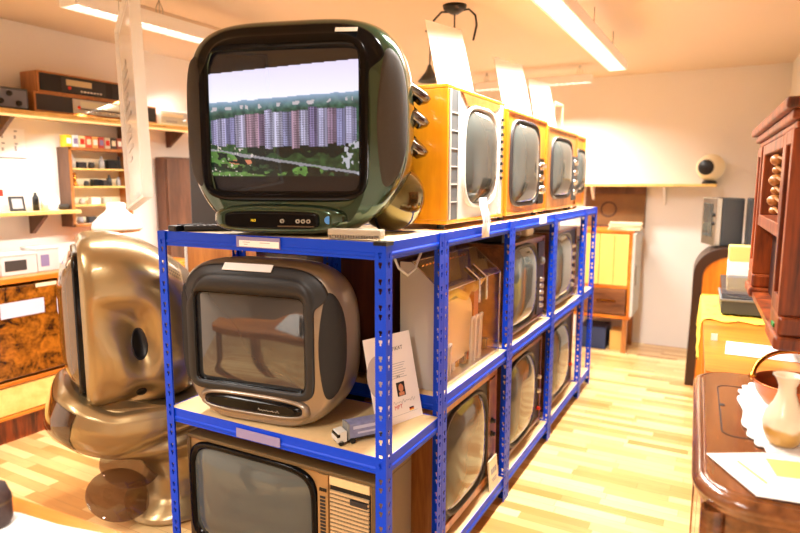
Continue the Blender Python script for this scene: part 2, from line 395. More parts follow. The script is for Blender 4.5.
def egg_tv(label, loc, rz, S, body, depth=1.0, tap=.2):
    t = thing('egg_television', label, 'television', loc, rz)
    k = lambda y, a, b, zc, n: (y*S*depth, a*S, b*S, zc*S, n)
    def taper(p): # the shell narrows toward the shelf
        q = max(0, (.30*S-p.z)/(.30*S)); return Vector((-p.x*tap*q*q, 0, 0))
    KS = [k(0, .268, .302, .314, 6), k(.008, .290, .312, .319, 5.2), k(.020, .328, .323, .328, 4.6), k(.042, .357, .333, .335, 4.2), k(.09, .371, .338, .340, 3.9), k(.20, .371, .335, .338, 3.6), k(.28, .345, .318, .325, 3.3), k(.37, .285, .28, .295, 3), k(.43, .21, .21, .25, 2.7), k(.45, .16, .15, .22, 2.5)]
    sh_ = Shell(KS, taper)
    sh_.mesh(128, 60, mi=0).build('casing', body, t) if False else None
    m = MB(); N, K = 128, 64
    m.loft([[tuple(sh_.pt(2*PI*i/N, k_/K)) for i in range(N)] for k_ in range(K+1)], 0, True, False, True); m.build('casing', body, t)
    return t, sh_
def egg_bezel(sh_, t, body, shw, shh, szc, scx, n, t_side, t_top, mt, y_in=.004, margin=.028):
    """body-coloured front face round the tube opening, and the black surround rising over the brow."""
    N = 128; inner = superring(shw, shh, n, N, scx, szc); A_ = [2*PI*i/N for i in range(N)]
    sm_ = lambda q: (lambda v: v*v*(3-2*v))(min(1, max(0, q)))
    edge = [sh_.pt(a, 0) for a in A_]
    m = MB(); m.loft([[tuple(p) for p in edge]] + [[(p.x*(1-f)+x*f, -.004*f, p.z*(1-f)+z*f) for p, (x, z) in zip(edge, inner)] for f in (.15, .5, 1)] + [[(x, .02, z) for x, z in inner]], 0, True, False, False); m.build('front_face', body, t)
    def off(a, tt, o):
        e = 1e-3; p = sh_.pt(a, tt); du = sh_.pt(a+e, tt)-sh_.pt(a-e, tt); dv = sh_.pt(a, tt+e)-sh_.pt(a, max(0, tt-e)); nn = du.cross(dv).normalized()
        if nn.dot(Vector((p.x, -.05, p.z-szc))) < 0: nn = -nn
        return p+nn*o
    S_ = [sm_((math.sin(a)-.02)/.45) for a in A_]
    outer = superring(shw+margin, shh+margin, max(5, n*.5), N, scx, szc)
    mixp = lambda i, q, f: tuple(Vector((outer[i][0], -.008, outer[i][1]))*(1-f)+q*f)
    rings = [[(x, y_in+.014, z) for x, z in inner], [(x, -.009, z) for x, z in inner]]
    for f_ in (.4, .9): rings.append([(inner[i][0]*(1-f_)+P[0]*f_, -.010, inner[i][1]*(1-f_)+P[2]*f_) for i, P in ((i, mixp(i, off(A_[i], 0, .005), S_[i])) for i in range(N))])
    for f_ in (0, .3, .6, .85, 1.0): rings.append([mixp(i, off(A_[i], f_*t_top*S_[i], .004), S_[i]) for i in range(N)])
    rings.append([tuple(Vector(mixp(i, off(A_[i], t_top*S_[i]+.004, -.004), S_[i]))+Vector((0, .012*(1-S_[i]), 0))) for i in range(N)])
    m = MB(); m.loft(rings, 0, True, False, False); m.build('front_bezel', mt, t)

# ---- green set on top
t, sg = egg_tv('large bottle-green egg-shaped television on the top shelf, screen showing tower blocks', (-1.205, 1.505, 1.2865), math.radians(17), .975, m_green, .9, .24)
SZ = .350; SX = -.015
egg_bezel(sg, t, m_green, .243, .213, SZ, SX, 16, .05, .10, m_blackgloss)
# picture: painted by the set itself (an emissive tube face coloured vertex by vertex)
def tower_block_picture(W, H):
    rng = np.random.default_rng(3)
    img = np.zeros((H, W, 3)); X, Y = np.meshgrid(np.linspace(0, 1, W), np.linspace(0, 1, H)) # Y from top
    def noise(c):
        g = rng.random((int(c*H/W)+3, c+3)); xi = X*c; yi = Y*c*H/W; x0 = xi.astype(int); y0 = yi.astype(int); fx = xi-x0; fy = yi-y0
        return (g[y0, x0]*(1-fx)+g[y0, x0+1]*fx)*(1-fy)+(g[y0+1, x0]*(1-fx)+g[y0+1, x0+1]*fx)*fy
    top = .16-.07*X; bot = .885-.0*X
    sky = np.stack([.86+.14*Y*2, .82+.2*Y*2, 1+0*X], -1).clip(0, 1); img[:] = sky
    hor = .365-.06*X + .012*(noise(26)-.5)
    nf = noise(70)*.6+noise(30)*.4
    forest = np.stack([.05+.28*nf, .14+.34*nf, .12+.26*nf], -1); img = np.where((Y > hor)[..., None], forest, img)
    hz = ((Y-hor)/.09).clip(0, 1)[..., None]; img = np.where((Y > hor)[..., None], img*hz+np.array([.55, .66, .78])*(1-hz), img)
    rt_ = np.abs(((X*9+noise(40)*.5) % 1)-.5) < .12
    img = np.where(((Y > hor+.035) & (Y < hor+.06) & rt_)[..., None], np.array([.75, .72, .74]), img)
    # the long slab block
    steps = np.array([0, .05, .11, .18, .25, .34, .38, .43, .5, .56, .61, .67, .73, .79, .85, .90, .95, 1.01])
    seg = np.searchsorted(steps, X, 'right')-1
    tj = np.array([.015, .01, .012, .0, .0, .005, -.02, .0, .005, .0, .0, -.02, -.01, -.005, .0, -.01, -.005, 0, 0])[seg]
    bt = .485-.15*X+.2*(X-.42)**2*np.sign(.42-X)+tj+.02; bt = .455-.045*X+tj+.06*(X-.55)**2
    bb = .685-.005*X+.12*(X-.5)**2*-1+.012*np.sin(seg*2.3)
    cols = np.array([[.62, .6, .78], [.75, .74, .88], [.5, .5, .7], [.8, .78, .88], [.7, .5, .52], [.45, .3, .42], [.72, .72, .84], [.85, .85, .93], [.5, .52, .66], [.68, .5, .52], [.8, .8, .9], [.42, .36, .52], [.74, .74, .86], [.55, .4, .46], [.5, .52, .7], [.7, .7, .82], [.62, .62, .78], [.6, .6, .7], [.6, .6, .7]])
    bc = cols[seg]*.55+np.array([.60, .57, .70])*.45
    stripe = (((X*52) % 1) < .3); bc = np.where(stripe[..., None], bc*.8, bc)
    bc = bc*(.82+.3*(((X*17) % 1) > .5))[..., None]
    win = (((X*105) % 1) < .45) & ((((Y-bt)*62) % 1) < .55)
    bc = np.where(win[..., None], bc*.45, bc)
    img = np.where(((Y > bt) & (Y < bb) & (X > .01) & (X < .975))[..., None], bc, img)
    # gardens
    low = (Y >= bb); nn = noise(60)*.5+noise(24)*.5
    g = np.stack([.06+.2*nn, .12+.3*nn, .08+.14*nn], -1)
    road = np.abs(Y-(.70+.17*X)) < .012; g = np.where(road[..., None], np.array([.55, .55, .58]), g)
    lawn = (((X-.10)/.14)**2+((Y-.77-.25*(X-.1))/.055)**2 < 1) | (((X-.66)/.10)**2+((Y-.85)/.035)**2 < 1) | (((X-.25)/.3)**2+((Y-.87)/.015)**2 < 1)
    g = np.where(lawn[..., None], np.array([.38, .56, .26])*(.6+.6*nn[..., None]), g)
    pat = (((X-.22)/.09)**2+((Y-.785)/.018)**2 < 1); g = np.where(pat[..., None], np.array([.82, .5, .36]), g)
    rnd = noise(110) > .82; g = np.where((rnd & (X < .35))[..., None], np.array([.85, .8, .78]), g)
    shade = (X > .26) & (Y < .74+.02*np.sin(X*40)) & (X < .93) & (noise(34) > .25); g = np.where((shade & ~road)[..., None], np.array([.03, .07, .06])*(1+nn[..., None]), g)
    trees = (np.abs(Y-(.735+.17*X)) < .03) & (noise(44)*.6+noise(22)*.5 > .5) & (X > .05); g = np.where(trees[..., None], np.array([.04, .09, .07])*(.6+nn[..., None]), g)
    trees = (np.abs(Y-(.81+.12*X)) < .025) & (noise(50)*.6+noise(25)*.5 > .55); g = np.where(trees[..., None], np.array([.05, .11, .07])*(.6+nn[..., None]), g)
    car = (X > .88) & (nn > .55); g = np.where(car[..., None], np.array([.7, .7, .74]), g)
    img = np.where(low[..., None], g, img)
    out = (Y < top) | (Y > bot)
    img = np.where(out[..., None], np.array([.012, .012, .022]), img)
    return img.clip(0, 1)
def picture_screen(parent, hw, hh, bulge, y0, zc, cx, W=220, H=190, strength=1.0):
    img = tower_block_picture(W, H); vs = []; fs = []
    for j in range(H):
        for i in range(W):
            u = 2*i/(W-1)-1; v = 1-2*j/(H-1)
            vs.append((cx+hw*u, y0-bulge*(1-.5*(u*u+v*v)), zc+hh*v))
    for j in range(H-1):
        for i in range(W-1): a = j*W+i; fs.append((a, a+1, a+W+1, a+W))
    m = MB(); m.add(vs, fs, 0, True)
    mt = bpy.data.materials.new('lit_picture_tube'); mt.use_nodes = True; nt = mt.node_tree; b = nt.nodes['Principled BSDF']
    at_ = nt.nodes.new('ShaderNodeAttribute'); at_.attribute_name = 'picture'
    b.inputs['Base Color'].default_value = srgb(24, 24, 28); b.inputs['Roughness'].default_value = .06; b.inputs['Coat Weight'].default_value = .4
    nt.links.new(at_.outputs['Color'], b.inputs['Emission Color']); b.inputs['Emission Strength'].default_value = strength
    o = m.build('screen', mt, parent); me = o.data
    ca = me.color_attributes.new('picture', 'FLOAT_COLOR', 'POINT')
    lin = np.where(img <= .04045, img/12.92, ((img+.055)/1.055)**2.4)
    ca.data.foreach_set('color', np.concatenate([lin.reshape(-1, 3), np.ones((W*H, 1))], 1).astype(np.float32).ravel())
    return o
picture_screen(t, .245, .215, .010, .008, SZ, SX, strength=.8)
for sgn in (1, -1): sg.patch(.10, .128, .66, .098, .005, sgn=sgn).build('speaker_grille', m_grille, t)
# chin, lower front
rings = [[(x, y, z) for x, z in superring(a, b, n, 64, -.03, .052)] for y, a, b, n in ((-.034, .135, .020, 4), (-.040, .175, .030, 4), (-.034, .195, .040, 3.5), (-.01, .215, .046, 3), (.08, .25, .05, 3))]
m = MB(); m.loft(rings); m.build('chin', m_green, t)
m = MB(); m.loft([[(x, y, z) for x, z in superring(a, b, 5, 48, -.045, .050)] for y, a, b in ((-.036, .155, .028), (-.045, .150, .024), (-.043, .145, .020))]); pan = m.build('control_panel', m_blackgloss, t)
for x in (-.005, .045, .062, .079): m = MB(); m.lathe([(.0062, 0), (.0062, .007), (.0036, .007), (.0036, .002)], 14, 0, TR(x, -.043, .048) @ RX(PI/2)); m.build('socket', m_steel, pan)
MB().box(-.02, .095, -.047, -.044, .030, .034).build('socket_label', m_golddk, pan)
vs, fs = text_geo('12:3', .010); m = MB(); m.add(vs, fs, 0, False, TR(-.10, -.0458, .046) @ RX(PI/2)); m.build('clock_digits', mat('amber_digits', srgb(230, 190, 40), .5, emit=srgb(230, 190, 40), estr=1), pan)
m = MB(); m.cyl((.138, -.034, .052), (.140, -.0405, .052), .012, 20); o = m.build('round_sticker', m_blueled, t); o['label'] = 'small round blue sticker'
p = sg.pt(math.radians(66), .04); m = MB(); m.box(-.034, .034, -.001, 0, -.007, .007); o = m.build('paper_sticker', m_white, t, loc=(.19, p.y-.008, p.z+.004), rot=(-.45, .03, 0)); o['label'] = 'white paper sticker on the brow'
# chrome fins and rear bulb on the right flank
for i, zz in enumerate((.47, .395, .30)):
    rings = []
    for k in range(13):
        a = -PI/2+PI*k/12; cx_, cy_ = .335, .215+.010*i; rr_ = .070-.005*i
        rings.append([(cx_+(rr_+q[0])*math.cos(a), cy_+(.085+q[0])*math.sin(a), zz+q[1]-.035*math.cos(a)) for q in ((-.035, -.022), (-.006, -.014), (.004, .0), (-.006, .016), (-.035, .034))])
    m = MB(); m.loft(rings); m.build('rear_fin', m_darkchrome, t)
m = MB(); m.sphere((.275, .215, .118), .116, 36, sz=.98); m.build('rear_foot', m_goldoliv, t)
m = MB(); m.lathe([(.112, -.035), (.1155, -.03), (.112, -.025)], 40, 0, TR(.275, .215, .118) @ RY(PI/2)); m.build('trim_ring', m_black, t)

# ---- taupe set on the middle shelf
SM = .80
t, sm = egg_tv('taupe egg-shaped television with blank dark screen on the middle shelf', (-1.350, 1.480, .6525), math.radians(7), SM, m_bronze, .9, .14); t.scale = (1.07, 1, 1.01)
SZ = .281; SX = -.012
egg_bezel(sm, t, m_bronze, .200, .154, SZ, SX, 18, .06, .13, m_char)
rings = [[(x, y, z) for x, z in superring(.200+o, .154+o, 18, 96, SX, SZ)] for o, y in ((-.004, .014), (-.004, -.005), (.002, -.008), (.008, -.006))]
m = MB(); m.loft(rings, 0, True, False, False); m.build('screen_rim', m_blackgloss, t)
screen_dome(.200, .154, 18, .010, .008, SZ, SX).build('screen', m_glassdk, t)
for sgn in (1, -1): sm.patch(.07, .130, .68, .104, .005, sgn=sgn).build('speaker_grille', m_bgrille, t)
pl = [[(x, y, z) for x, z in superring(a, b, 3.2, 64, .0, .070)] for y, a, b in ((.03, .20, .044), (-.002, .198, .042), (-.016, .190, .034), (-.018, .182, .028), (-.012, .177, .024))]
m = MB(); m.loft(pl); m.build('control_surround', m_bronze, t)
m = MB(); m.loft([[(x, y, z) for x, z in superring(a, b, 3.2, 64, .0, .070)] for y, a, b in ((-.008, .18, .027), (-.020, .172, .022), (-.024, .155, .015))]); pan = m.build('control_panel', m_blackgloss, t)
m = MB(); m.tube([(.03+.075*k/40, -.0253, .062+(.006 if k < 5 or k > 34 else .0035)*math.sin(k*1.25)*(.6+.4*math.cos(k*.7))) for k in range(41)], .0008, 5); m.build('script_lettering', m_steel, pan)
p = sm.pt(math.radians(95), .10); m = MB(); m.box(-.10, .075, -.002, 0, -.014, .014); o = m.build('paper_label', m_white, t, loc=(0, p.y-.007, p.z+.002), rot=(-.75, 0, 0)); o['label'] = 'white paper label strip stuck to the brow'

# ---- gold set with its pedestal, left of the racking
def gold_disp(p):
    if p.x < .1: return Vector((0, 0, 0))
    d = 0
    y, z = p.y, p.z
    # big teardrop scoop running up and forward from the oval port
    for (cy, cz, ry, rz_, dep) in ((.205, .30, .065, .14, .06), (.15, .375, .085, .075, .04), (.10, .42, .08, .045, .02), (.205, .085, .07, .045, .045), (.14, .06, .08, .03, .03), (.07, .04, .07, .024, .02)):
        d += dep*math.exp(-((y-cy)/ry)**2*1.6-((z-cz)/rz_)**2*1.6)
    return Vector((-d, 0, 0))
GA = math.radians(-33)      # turn: front normal points left-forward of the racking
gold = thing('pedestal_television', 'gold sculpted television on its flared matching pedestal, left of the blue racking', 'television', (-2.37, 1.565, 0), GA)
gb = thing('tmp', '', '')
bpy.data.objects.remove(gb)
GZ = .535
ks = [(0, .30, .325), (.015, .325, .342), (.05, .345, .352), (.14, .355, .352), (.25, .35, .335), (.36, .315, .295), (.44, .25, .24), (.49, .15, .18), (.50, .1, .12)]
zcs = [.355, .355, .355, .352, .335, .305, .28, .26, .26]; ns = [6, 5, 4.4, 4, 3.7, 3.3, 3, 2.6, 2.5]
shg = Shell([(k[0], k[1], k[2], z, n) for k, z, n in zip(ks, zcs, ns)], gold_disp)
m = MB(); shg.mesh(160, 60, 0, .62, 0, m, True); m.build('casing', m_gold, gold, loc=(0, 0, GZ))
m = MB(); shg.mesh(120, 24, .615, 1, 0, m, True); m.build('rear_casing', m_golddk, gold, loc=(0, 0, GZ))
m = MB(); shg.patch(-.17, .33, .19, .05, .004, mb=m, pw=2.0); m.build('side_port', m_black, gold, loc=(0, 0, GZ))
m = MB(); shg.patch(-.76, .33, .06, .033, .003, mb=m); m.build('side_port', m_black, gold, loc=(0, 0, GZ))
rings = [[(x, y, z) for x, z in superring(a, b, n, 80, 0, .365)] for y, a, b, n in ((.02, .285, .285, 8), (-.012, .285, .285, 8), (-.022, .278, .278, 8), (-.016, .268, .268, 9))]
m = MB(); m.loft(rings, 0, True, False, False); m.build('screen_rim', m_blackgloss, gold, loc=(0, 0, GZ))
screen_dome(.272, .272, 8, .07, -.012, .365).build('screen', mat('amber_dark_glass', srgb(96, 66, 26), .06, coat=1), gold, loc=(0, 0, GZ))
m = MB()
for r_ in range(7):
    for c_ in range(9): m.box(.30-.012*r_*0-c_*.018-.012, .30-c_*.018, .33+r_*.02, .343+r_*.02, .362-.0, .366)
m = MB(); m.loft([[(.10, -.073, .50), (.22, -.052, .50)], [(.10, -.060, .60), (.21, -.040, .60)]], 0, False, False, False, False); m.loft([[(.10, -.0735, .50), (.22, -.0525, .50)], [(.10, -.0605, .60), (.21, -.0405, .60)]], 0, False, False, False, False); o = m.build('painted_glare', m_lgrey, gold, loc=(0, 0, GZ)); o['label'] = 'painted window glare at the top of the screen'  # pale grey sheet stands in for window glare on the screen glass
vg = MB()
for r_ in range(8):
    for c_ in range(7):
        tt = .50+.013*r_; a = math.radians(38+c_*4.5)
        p = shg.pt(a, tt); p2 = shg.pt(a+.05, tt); p3 = shg.pt(a, tt+.008)
        nrm = (p2-p).cross(p3-p).normalized()
        if nrm.z < 0: nrm = -nrm
        vg.add([tuple(q+nrm*.002) for q in (p, p2, p2+(p3-p), p3)], [(0, 1, 2, 3)])
vg.build('top_vents', m_golddk, gold, loc=(0, 0, GZ), fix=False)
m = MB(); m.cyl((-.12, -.035, .03), (.12, -.035, .03), .030, 24); m.build('front_roller', m_lgrey, gold, loc=(0, 0, GZ))
# pedestal
def ped_disp(p):
    if p.x < .05: return p
    d = .05*math.exp(-((p.y-.30)/.20)**2*1.5-((p.z-.40-(p.y-.25)*.2)/.03)**2)
    return Vector((p.x-d, p.y, p.z))
rings = []
for z_, hw, hd, yc, n in ((0, .24, .19, .33, 2.4), (.01, .26, .21, .33, 2.4), (.03, .25, .20, .33, 2.4), (.09, .20, .15, .35, 2.3), (.18, .19, .14, .36, 2.3), (.28, .22, .17, .34, 2.4), (.33, .27, .24, .27, 2.6), (.36, .31, .305, .21, 2.8), (.395, .335, .335, .185, 2.9), (.43, .345, .345, .185, 3), (.475, .35, .34, .195, 3.1), (.52, .345, .325, .21, 3.2), (.545, .33, .305, .22, 3.2), (.555, .31, .285, .23, 3.2)):
    rings.append((z_, hw, hd, yc, n))
arr = np.array(rings); zz = np.linspace(0, 1, 60); idx = np.linspace(0, 1, len(rings)); fine = [np.interp(zz, idx, arr[:, c]) for c in range(5)]
R_ = []
for i in range(60):
    z_, hw, hd, yc, n = [fine[c][i] for c in range(5)]
    ring = []
    for x, y in superring(hw, hd, n, 96):
        yy = y+yc
        kz = float(np.interp(z_, [.28, .34, .45, .555], [0, .045, .06, .115])); lift = kz*min(1, max(0, (.10-yy)/.20))**1.3
        ring.append(tuple(ped_disp(Vector((x, yy, z_))) + Vector((0, 0, lift))))
    R_.append(ring)
m = MB(); m.loft(R_); m.build('pedestal', m_gold, gold)
# dark front glass of the pedestal lip
m = MB(); rr = []
for z_, off in ((.365, .008), (.39, .005), (.42, .004), (.47, .004), (.51, .002)):
    hw, hd, yc, n = [np.interp(z_, arr[:, 0], arr[:, c]) for c in (1, 2, 3, 4)]
    rr.append([((hw+off)*sgp(math.cos(a), 2/n), yc+(hd+off)*sgp(math.sin(a), 2/n), z_+float(np.interp(z_, [.28, .34, .45, .555], [0, .045, .06, .115]))*min(1, max(0, (.10-(yc+(hd+off)*sgp(math.sin(a), 2/n)))/.20))**1.3) for a in np.linspace(PI*1.22, PI*1.78, 28)])
m.loft(rr, 0, True, False, False, False); m.build('lip_window', mat('brown_gloss', srgb(60, 34, 14), .06, coat=1), gold)
for (yy, zz_, rr_) in ((.15, .245, .125), (.10, .12, .135)):
    m = MB(); m.lathe([(1e-4, -.005), (rr_-.004, -.005), (rr_, 0), (rr_-.004, .005), (1e-4, .005)], 48, 0, TR(.10, yy, zz_) @ RX(math.radians(-14)) @ RY(math.radians(30)))
    m.build('glass_shelf', m_tint, gold)

# ------------------------------------------------------------------ boxed picture-tube televisions
def crt(name, label, loc, rz, w_, h, d, body, cx=0, hw=.2, hh=.15, zc=None, front=None, ringm=None, glass=None, n=5, bulge=.035, foot=.02, group=None, rear=True, border=.014, ringw=.014):
    t = thing(name, label, 'television', loc, rz, group)
    front = front or body; ringm = ringm or m_black; glass = glass or m_glass; b = border; z0 = foot; x = w_/2
    zc = (z0+h)/2 if zc is None else zc
    m = MB(); m.box(-x, x, 0, d*.72, z0, z0+b); m.box(-x, x, 0, d*.72, h-b, h); m.box(-x, -x+b, 0, d*.72, z0+b, h-b); m.box(x-b, x, 0, d*.72, z0+b, h-b); m.box(-x+b, x-b, d*.72-.01, d*.72, z0+b, h-b)
    m.build('cabinet', body, t, .003)
    MB().box(-x+b, x-b, .008, .02, z0+b, h-b).build('front_panel', front, t)
    m = MB(); ring_frame(hw, hh, n, ringw, -.006, .010, zc, cx, mb=m); m.build('screen_surround', ringm, t)
    screen_dome(hw, hh, n, bulge, .006, zc, cx).build('screen', glass, t)
    if rear:
        m = MB(); m.loft([[(a*x, d*.72+y, z0+(h-z0)*(.5+e*.5)) for a, e in ((-s, -s), (s, -s), (s, s*.9), (-s, s*.9))] for y, s in ((0, .92), (d*.14, .8), (d*.28, .45))], 0, False); m.build('rear_cover', m_dark, t, .01)
    if foot:
        for sx in (-1, 1):
            for y in (.05, d*.62): MB().cyl((sx*(x-.06), y, 0), (sx*(x-.06), y, foot), .014, 12).build('foot', m_black, t)
    return t
def knobs(t, pts, r, mt, y0=.004, dep=.018, name='knob'):
    for (x, z) in pts:
        m = MB(); m.lathe([(r, 0), (r, dep*.3), (r*.8, dep*.4), (r*.72, dep), (1e-4, dep)], 18, 0, TR(x, y0, z) @ RX(PI/2)); m.build(name, mt, t)
AISLE = PI/2      # set facing the aisle
XF = -.868
# three orange sets on top
t = crt('wooden_television', 'golden-veneer television with pale silver front, first beside the green set on the top shelf', (XF, 2.245, 1.286), AISLE, .595, .50, .42, w_yellow, cx=.03, hw=.172, hh=.178, zc=.262, front=mat('satin_silver_front', srgb(226, 222, 214), .35), n=3.6, bulge=.035, ringm=MATS['satin_silver_front'])
m = MB(); m.box(-.275, -.205, .0, .012, .035, .486); sg_ = m.build('speaker_strip', mat('mid_grey_cloth', srgb(92, 94, 94), .6), t, .002)
m = MB()
for i in range(6): z = .096+i*.062; m.box(-.272, -.208, -.0025, .002, z, z+.004)
m.box(-.276, -.272, -.0035, .002, .035, .486); m.box(-.208, -.202, -.0035, .002, .035, .486)
m.build('divider', m_lgrey, sg_)
m = MB(); m.prism([(-.16, .486), (.25, .486), (.19, .455), (.03, .436), (-.11, .445)], .001, .009, 'y'); m.build('brow_panel', w_teak, t)
m = MB(); m.box(.24, .268, -.002, .012, .035, .486); cp = m.build('button_strip', m_lgrey, t)
for i in range(9): MB().box(.245, .263, -.01, -.002, .42-i*.03, .432-i*.03).build('button', m_black, cp)
t = crt('wooden_television', 'orange wooden television with dark-rimmed screen, second on the top shelf', (XF, 2.915, 1.286), AISLE, .65, .485, .40, w_orange, cx=-.05, hw=.21, hh=.185, zc=.255, front=w_orange, n=5, bulge=.035, ringm=m_dark)
m = MB(); m.box(.165, .265, -.002, .012, .06, .29); cp = m.build('control_panel', m_blackgloss, t)
knobs(t, ((.2, .25), (.2, .19), (.2, .13), (.24, .25), (.24, .13)), .02, m_chrome, -.002)
t = crt('wooden_television', 'brown-orange wooden television, third in line on the top shelf', (XF-.005, 3.625, 1.286), AISLE, .70, .47, .40, wood('amber_veneer', srgb(160, 86, 26), srgb(204, 122, 44), 'z', 14, 8), cx=-.03, hw=.22, hh=.16, zc=.25, front=w_teak, ringm=m_dark, bulge=.035)
m = MB(); m.box(.25, .335, -.002, .012, .06, .33); m.build('control_panel', m_dgrey, t)
knobs(t, ((.29, .29), (.29, .23), (.29, .17), (.29, .11)), .02, m_chrome, -.002)
t = crt('wooden_television', 'small light-brown wooden television at the far end of the top shelf', (XF-.02, 4.15, 1.286), AISLE, .30, .47, .36, w_orange, hw=.12, hh=.13, ringm=m_dark)
# middle level
t = crt('wooden_television', 'brown wooden television with grey control column, behind second gap of middle shelf', (XF, 2.935, .714), AISLE, .64, .46, .40, w_brown, cx=-.06, hw=.22, hh=.19, zc=.24, front=w_brown, ringm=m_dark, bulge=.04, n=3.8)
m = MB(); m.box(.19, .295, -.002, .012, .045, .43); m.build('control_panel', m_dark, t)
knobs(t, [(.245, .09+.035*i) for i in range(5)], .013, m_steel, -.002); knobs(t, ((.245, .33),), .022, m_grey, -.002)
t = crt('wooden_television', 'grey-fronted television on the middle shelf, third gap along the aisle', (XF, 3.705, .714), AISLE, .66, .46, .40, w_brown, cx=-.05, hw=.225, hh=.19, zc=.24, front=m_dgrey, ringm=m_grey, bulge=.04, n=3.8)
knobs(t, [(.245, .09+.05*i) for i in range(6)], .015, m_steel, .006)
t = crt('wooden_television', 'wooden television side-on on the middle shelf of the far end unit', (XF-.04, 4.28, .714), AISLE, .26, .44, .36, w_brownz, hw=.10, hh=.13)
# bottom level
t = crt('wooden_television', 'large walnut-framed television on the bottom shelf below the clear-cased set', (XF, 2.205, .1115), AISLE, .645, .53, .42, w_teak, cx=-.035, hw=.225, hh=.205, zc=.275, front=m_dgrey, ringm=m_dark, bulge=.035, n=3.4, border=.034, glass=m_glass)
m = MB(); m.box(.215, .286, -.002, .012, .06, .49); m.build('control_panel', w_brownz, t)
knobs(t, ((.25, .24), (.25, .3)), .013, m_black, -.002)
t = crt('wooden_television', 'dark-brown television on the bottom shelf, second gap along the aisle', (XF, 2.94, .1115), AISLE, .66, .51, .42, w_brown, cx=-.04, hw=.235, hh=.21, zc=.26, front=m_dark, ringm=m_black, bulge=.04, n=3.2, border=.022)
knobs(t, ((.285, .10),), .012, m_red, .006); knobs(t, ((.285, .2), (.285, .28)), .014, m_steel, .006)
t = crt('wooden_television', 'brown television on the bottom shelf, third gap along the aisle', (XF, 3.705, .1115), AISLE, .66, .51, .42, w_brown, cx=-.04, hw=.235, hh=.21, zc=.26, front=m_dark, ringm=m_black, bulge=.04, n=3.2, border=.022)
knobs(t, ((.285, .15),), .012, m_red, .006)
# big set on the bottom of the near unit
t = crt('wooden_television', 'wide bronze-framed television with louvred speaker, bottom shelf of the nearest unit', (-1.29, 1.492, .1115), 0, .80, .435, .335, mat('olive_brown_casing', srgb(96, 76, 48), .4), cx=-.105, hw=.265, hh=.178, zc=.222, front=mat('bronze_front', srgb(168, 130, 82), .35, metal=.3), ringm=m_blackgloss, bulge=.03, n=6, glass=m_glass, ringw=.022, foot=.012)
m = MB(); m.box(.186, .226, -.002, .012, .03, .42); cp = m.build('control_strip', mat('bronze_front', srgb(168, 130, 82)), t)
m = MB()
for i in range(12): m.box(.196, .216, -.004, -.001, .34-i*.012, .347-i*.012)
m.build('slider_scale', m_ink, cp)
for i in range(4): MB().box(.195+.007*i, .2+.007*i, -.006, -.002, .365, .375).build('button', m_black, cp)
m = MB(); m.box(.232, .380, .004, .012, .03, .39); sg_ = m.build('speaker_grille', m_black, t)
m = MB()
for i in range(25): z = .036+i*.0138; m.box(.234, .378, -.003, .005, z, z+.0075)
m.build('louvre', mat('tan_slats', srgb(190, 160, 118), .4), sg_)
MB().box(.232, .38, -.001, .012, .393, .42).build('trim_plate', m_board, t)
MB().box(.31, .374, -.004, .005, .345, .362).build('badge', m_dark, t)

# ------------------------------------------------------------------ clear-cased set
t = thing('clear_cased_television', 'see-through acrylic television with slanted top showing its workings, middle shelf beside the aisle', 'television', (-.860, 2.205, .7135), AISLE)
W_, D_, H_ = .60, .165, .458
x = W_/2; RZH = H_-.10; RY_ = .12
prof = [(0, 0), (0, RZH), (RY_, H_), (D_, H_), (D_, 0)]
def panel(poly3, th, nrm): # thin slab
    p = [Vector(q) for q in poly3]; n = Vector(nrm)*th
    m = MB(); m.loft([[tuple(q) for q in p], [tuple(q+n) for q in p]], 0, False); return m
panel([(-x, y, z) for y, z in prof], .006, (-1, 0, 0)).build('end_panel', mat('grey_end_panel', srgb(196, 188, 174), .4), t)
panel([(x, y, z) for y, z in prof], .004, (1, 0, 0)).build('end_panel', m_clear, t)
panel([(-x, 0, .0), (x, 0, .0), (x, 0, RZH), (-x, 0, RZH)], .003, (0, -1, 0)).build('front_pane', m_clear, t)
panel([(-x, 0, RZH), (x, 0, RZH), (x, RY_, H_), (-x, RY_, H_)], .003, Vector((0, -.10, .12)).normalized()).build('slanted_pane', mat('mirror_tint_acrylic', srgb(150, 130, 116), .06, metal=.6, alpha=.55), t)
panel([(-x, RY_, H_), (x, RY_, H_), (x, D_, H_), (-x, D_, H_)], .003, (0, 0, 1)).build('top_pane', m_clear, t)
m = MB()
for (a, b) in (((-x, 0, 0), (-x, 0, RZH)), ((x, 0, 0), (x, 0, RZH)), ((-x, 0, RZH), (x, 0, RZH)), ((-x, RY_, H_), (x, RY_, H_)), ((x, 0, RZH), (x, RY_, H_)), ((-x, 0, RZH), (-x, RY_, H_))): m.cyl(a, b, .0035, 8)
m.build('edge_strip', m_chrome, t)
MB().box(-x+.004, x-.004, .006, D_-.006, .001, .014).build('chassis_plate', m_steel, t)
MB().box(-x+.006, x-.006, D_-.016, D_-.008, .014, H_-.02).build('back_panel', mat('gold_backing', srgb(224, 196, 130), .45, noise=.15, nscale=10), t)
m = MB(); m.loft([[(a_, y, z) for a_, z in superring(hw_, hh_, 4, 40, -.07, .17)] for y, hw_, hh_ in ((.045, .165, .125), (.055, .175, .135), (.085, .17, .13), (.135, .10, .08))]); m.build('picture_tube', mat('cream_tube', srgb(236, 222, 184), .25, coat=.6), t)
m = MB(); m.tube([(-.26, .05, .315), (-.1, .04, .33), (.0, .04, .295), (.05, .04, .335), (.12, .05, .31), (.25, .06, .345)], .018, 10); m.build('cable_loom', mat('yellow_cable', srgb(236, 186, 60), .4), t)
MB().box(.15, .20, .06, .10, .014, .33).build('mast', w_orange, t)
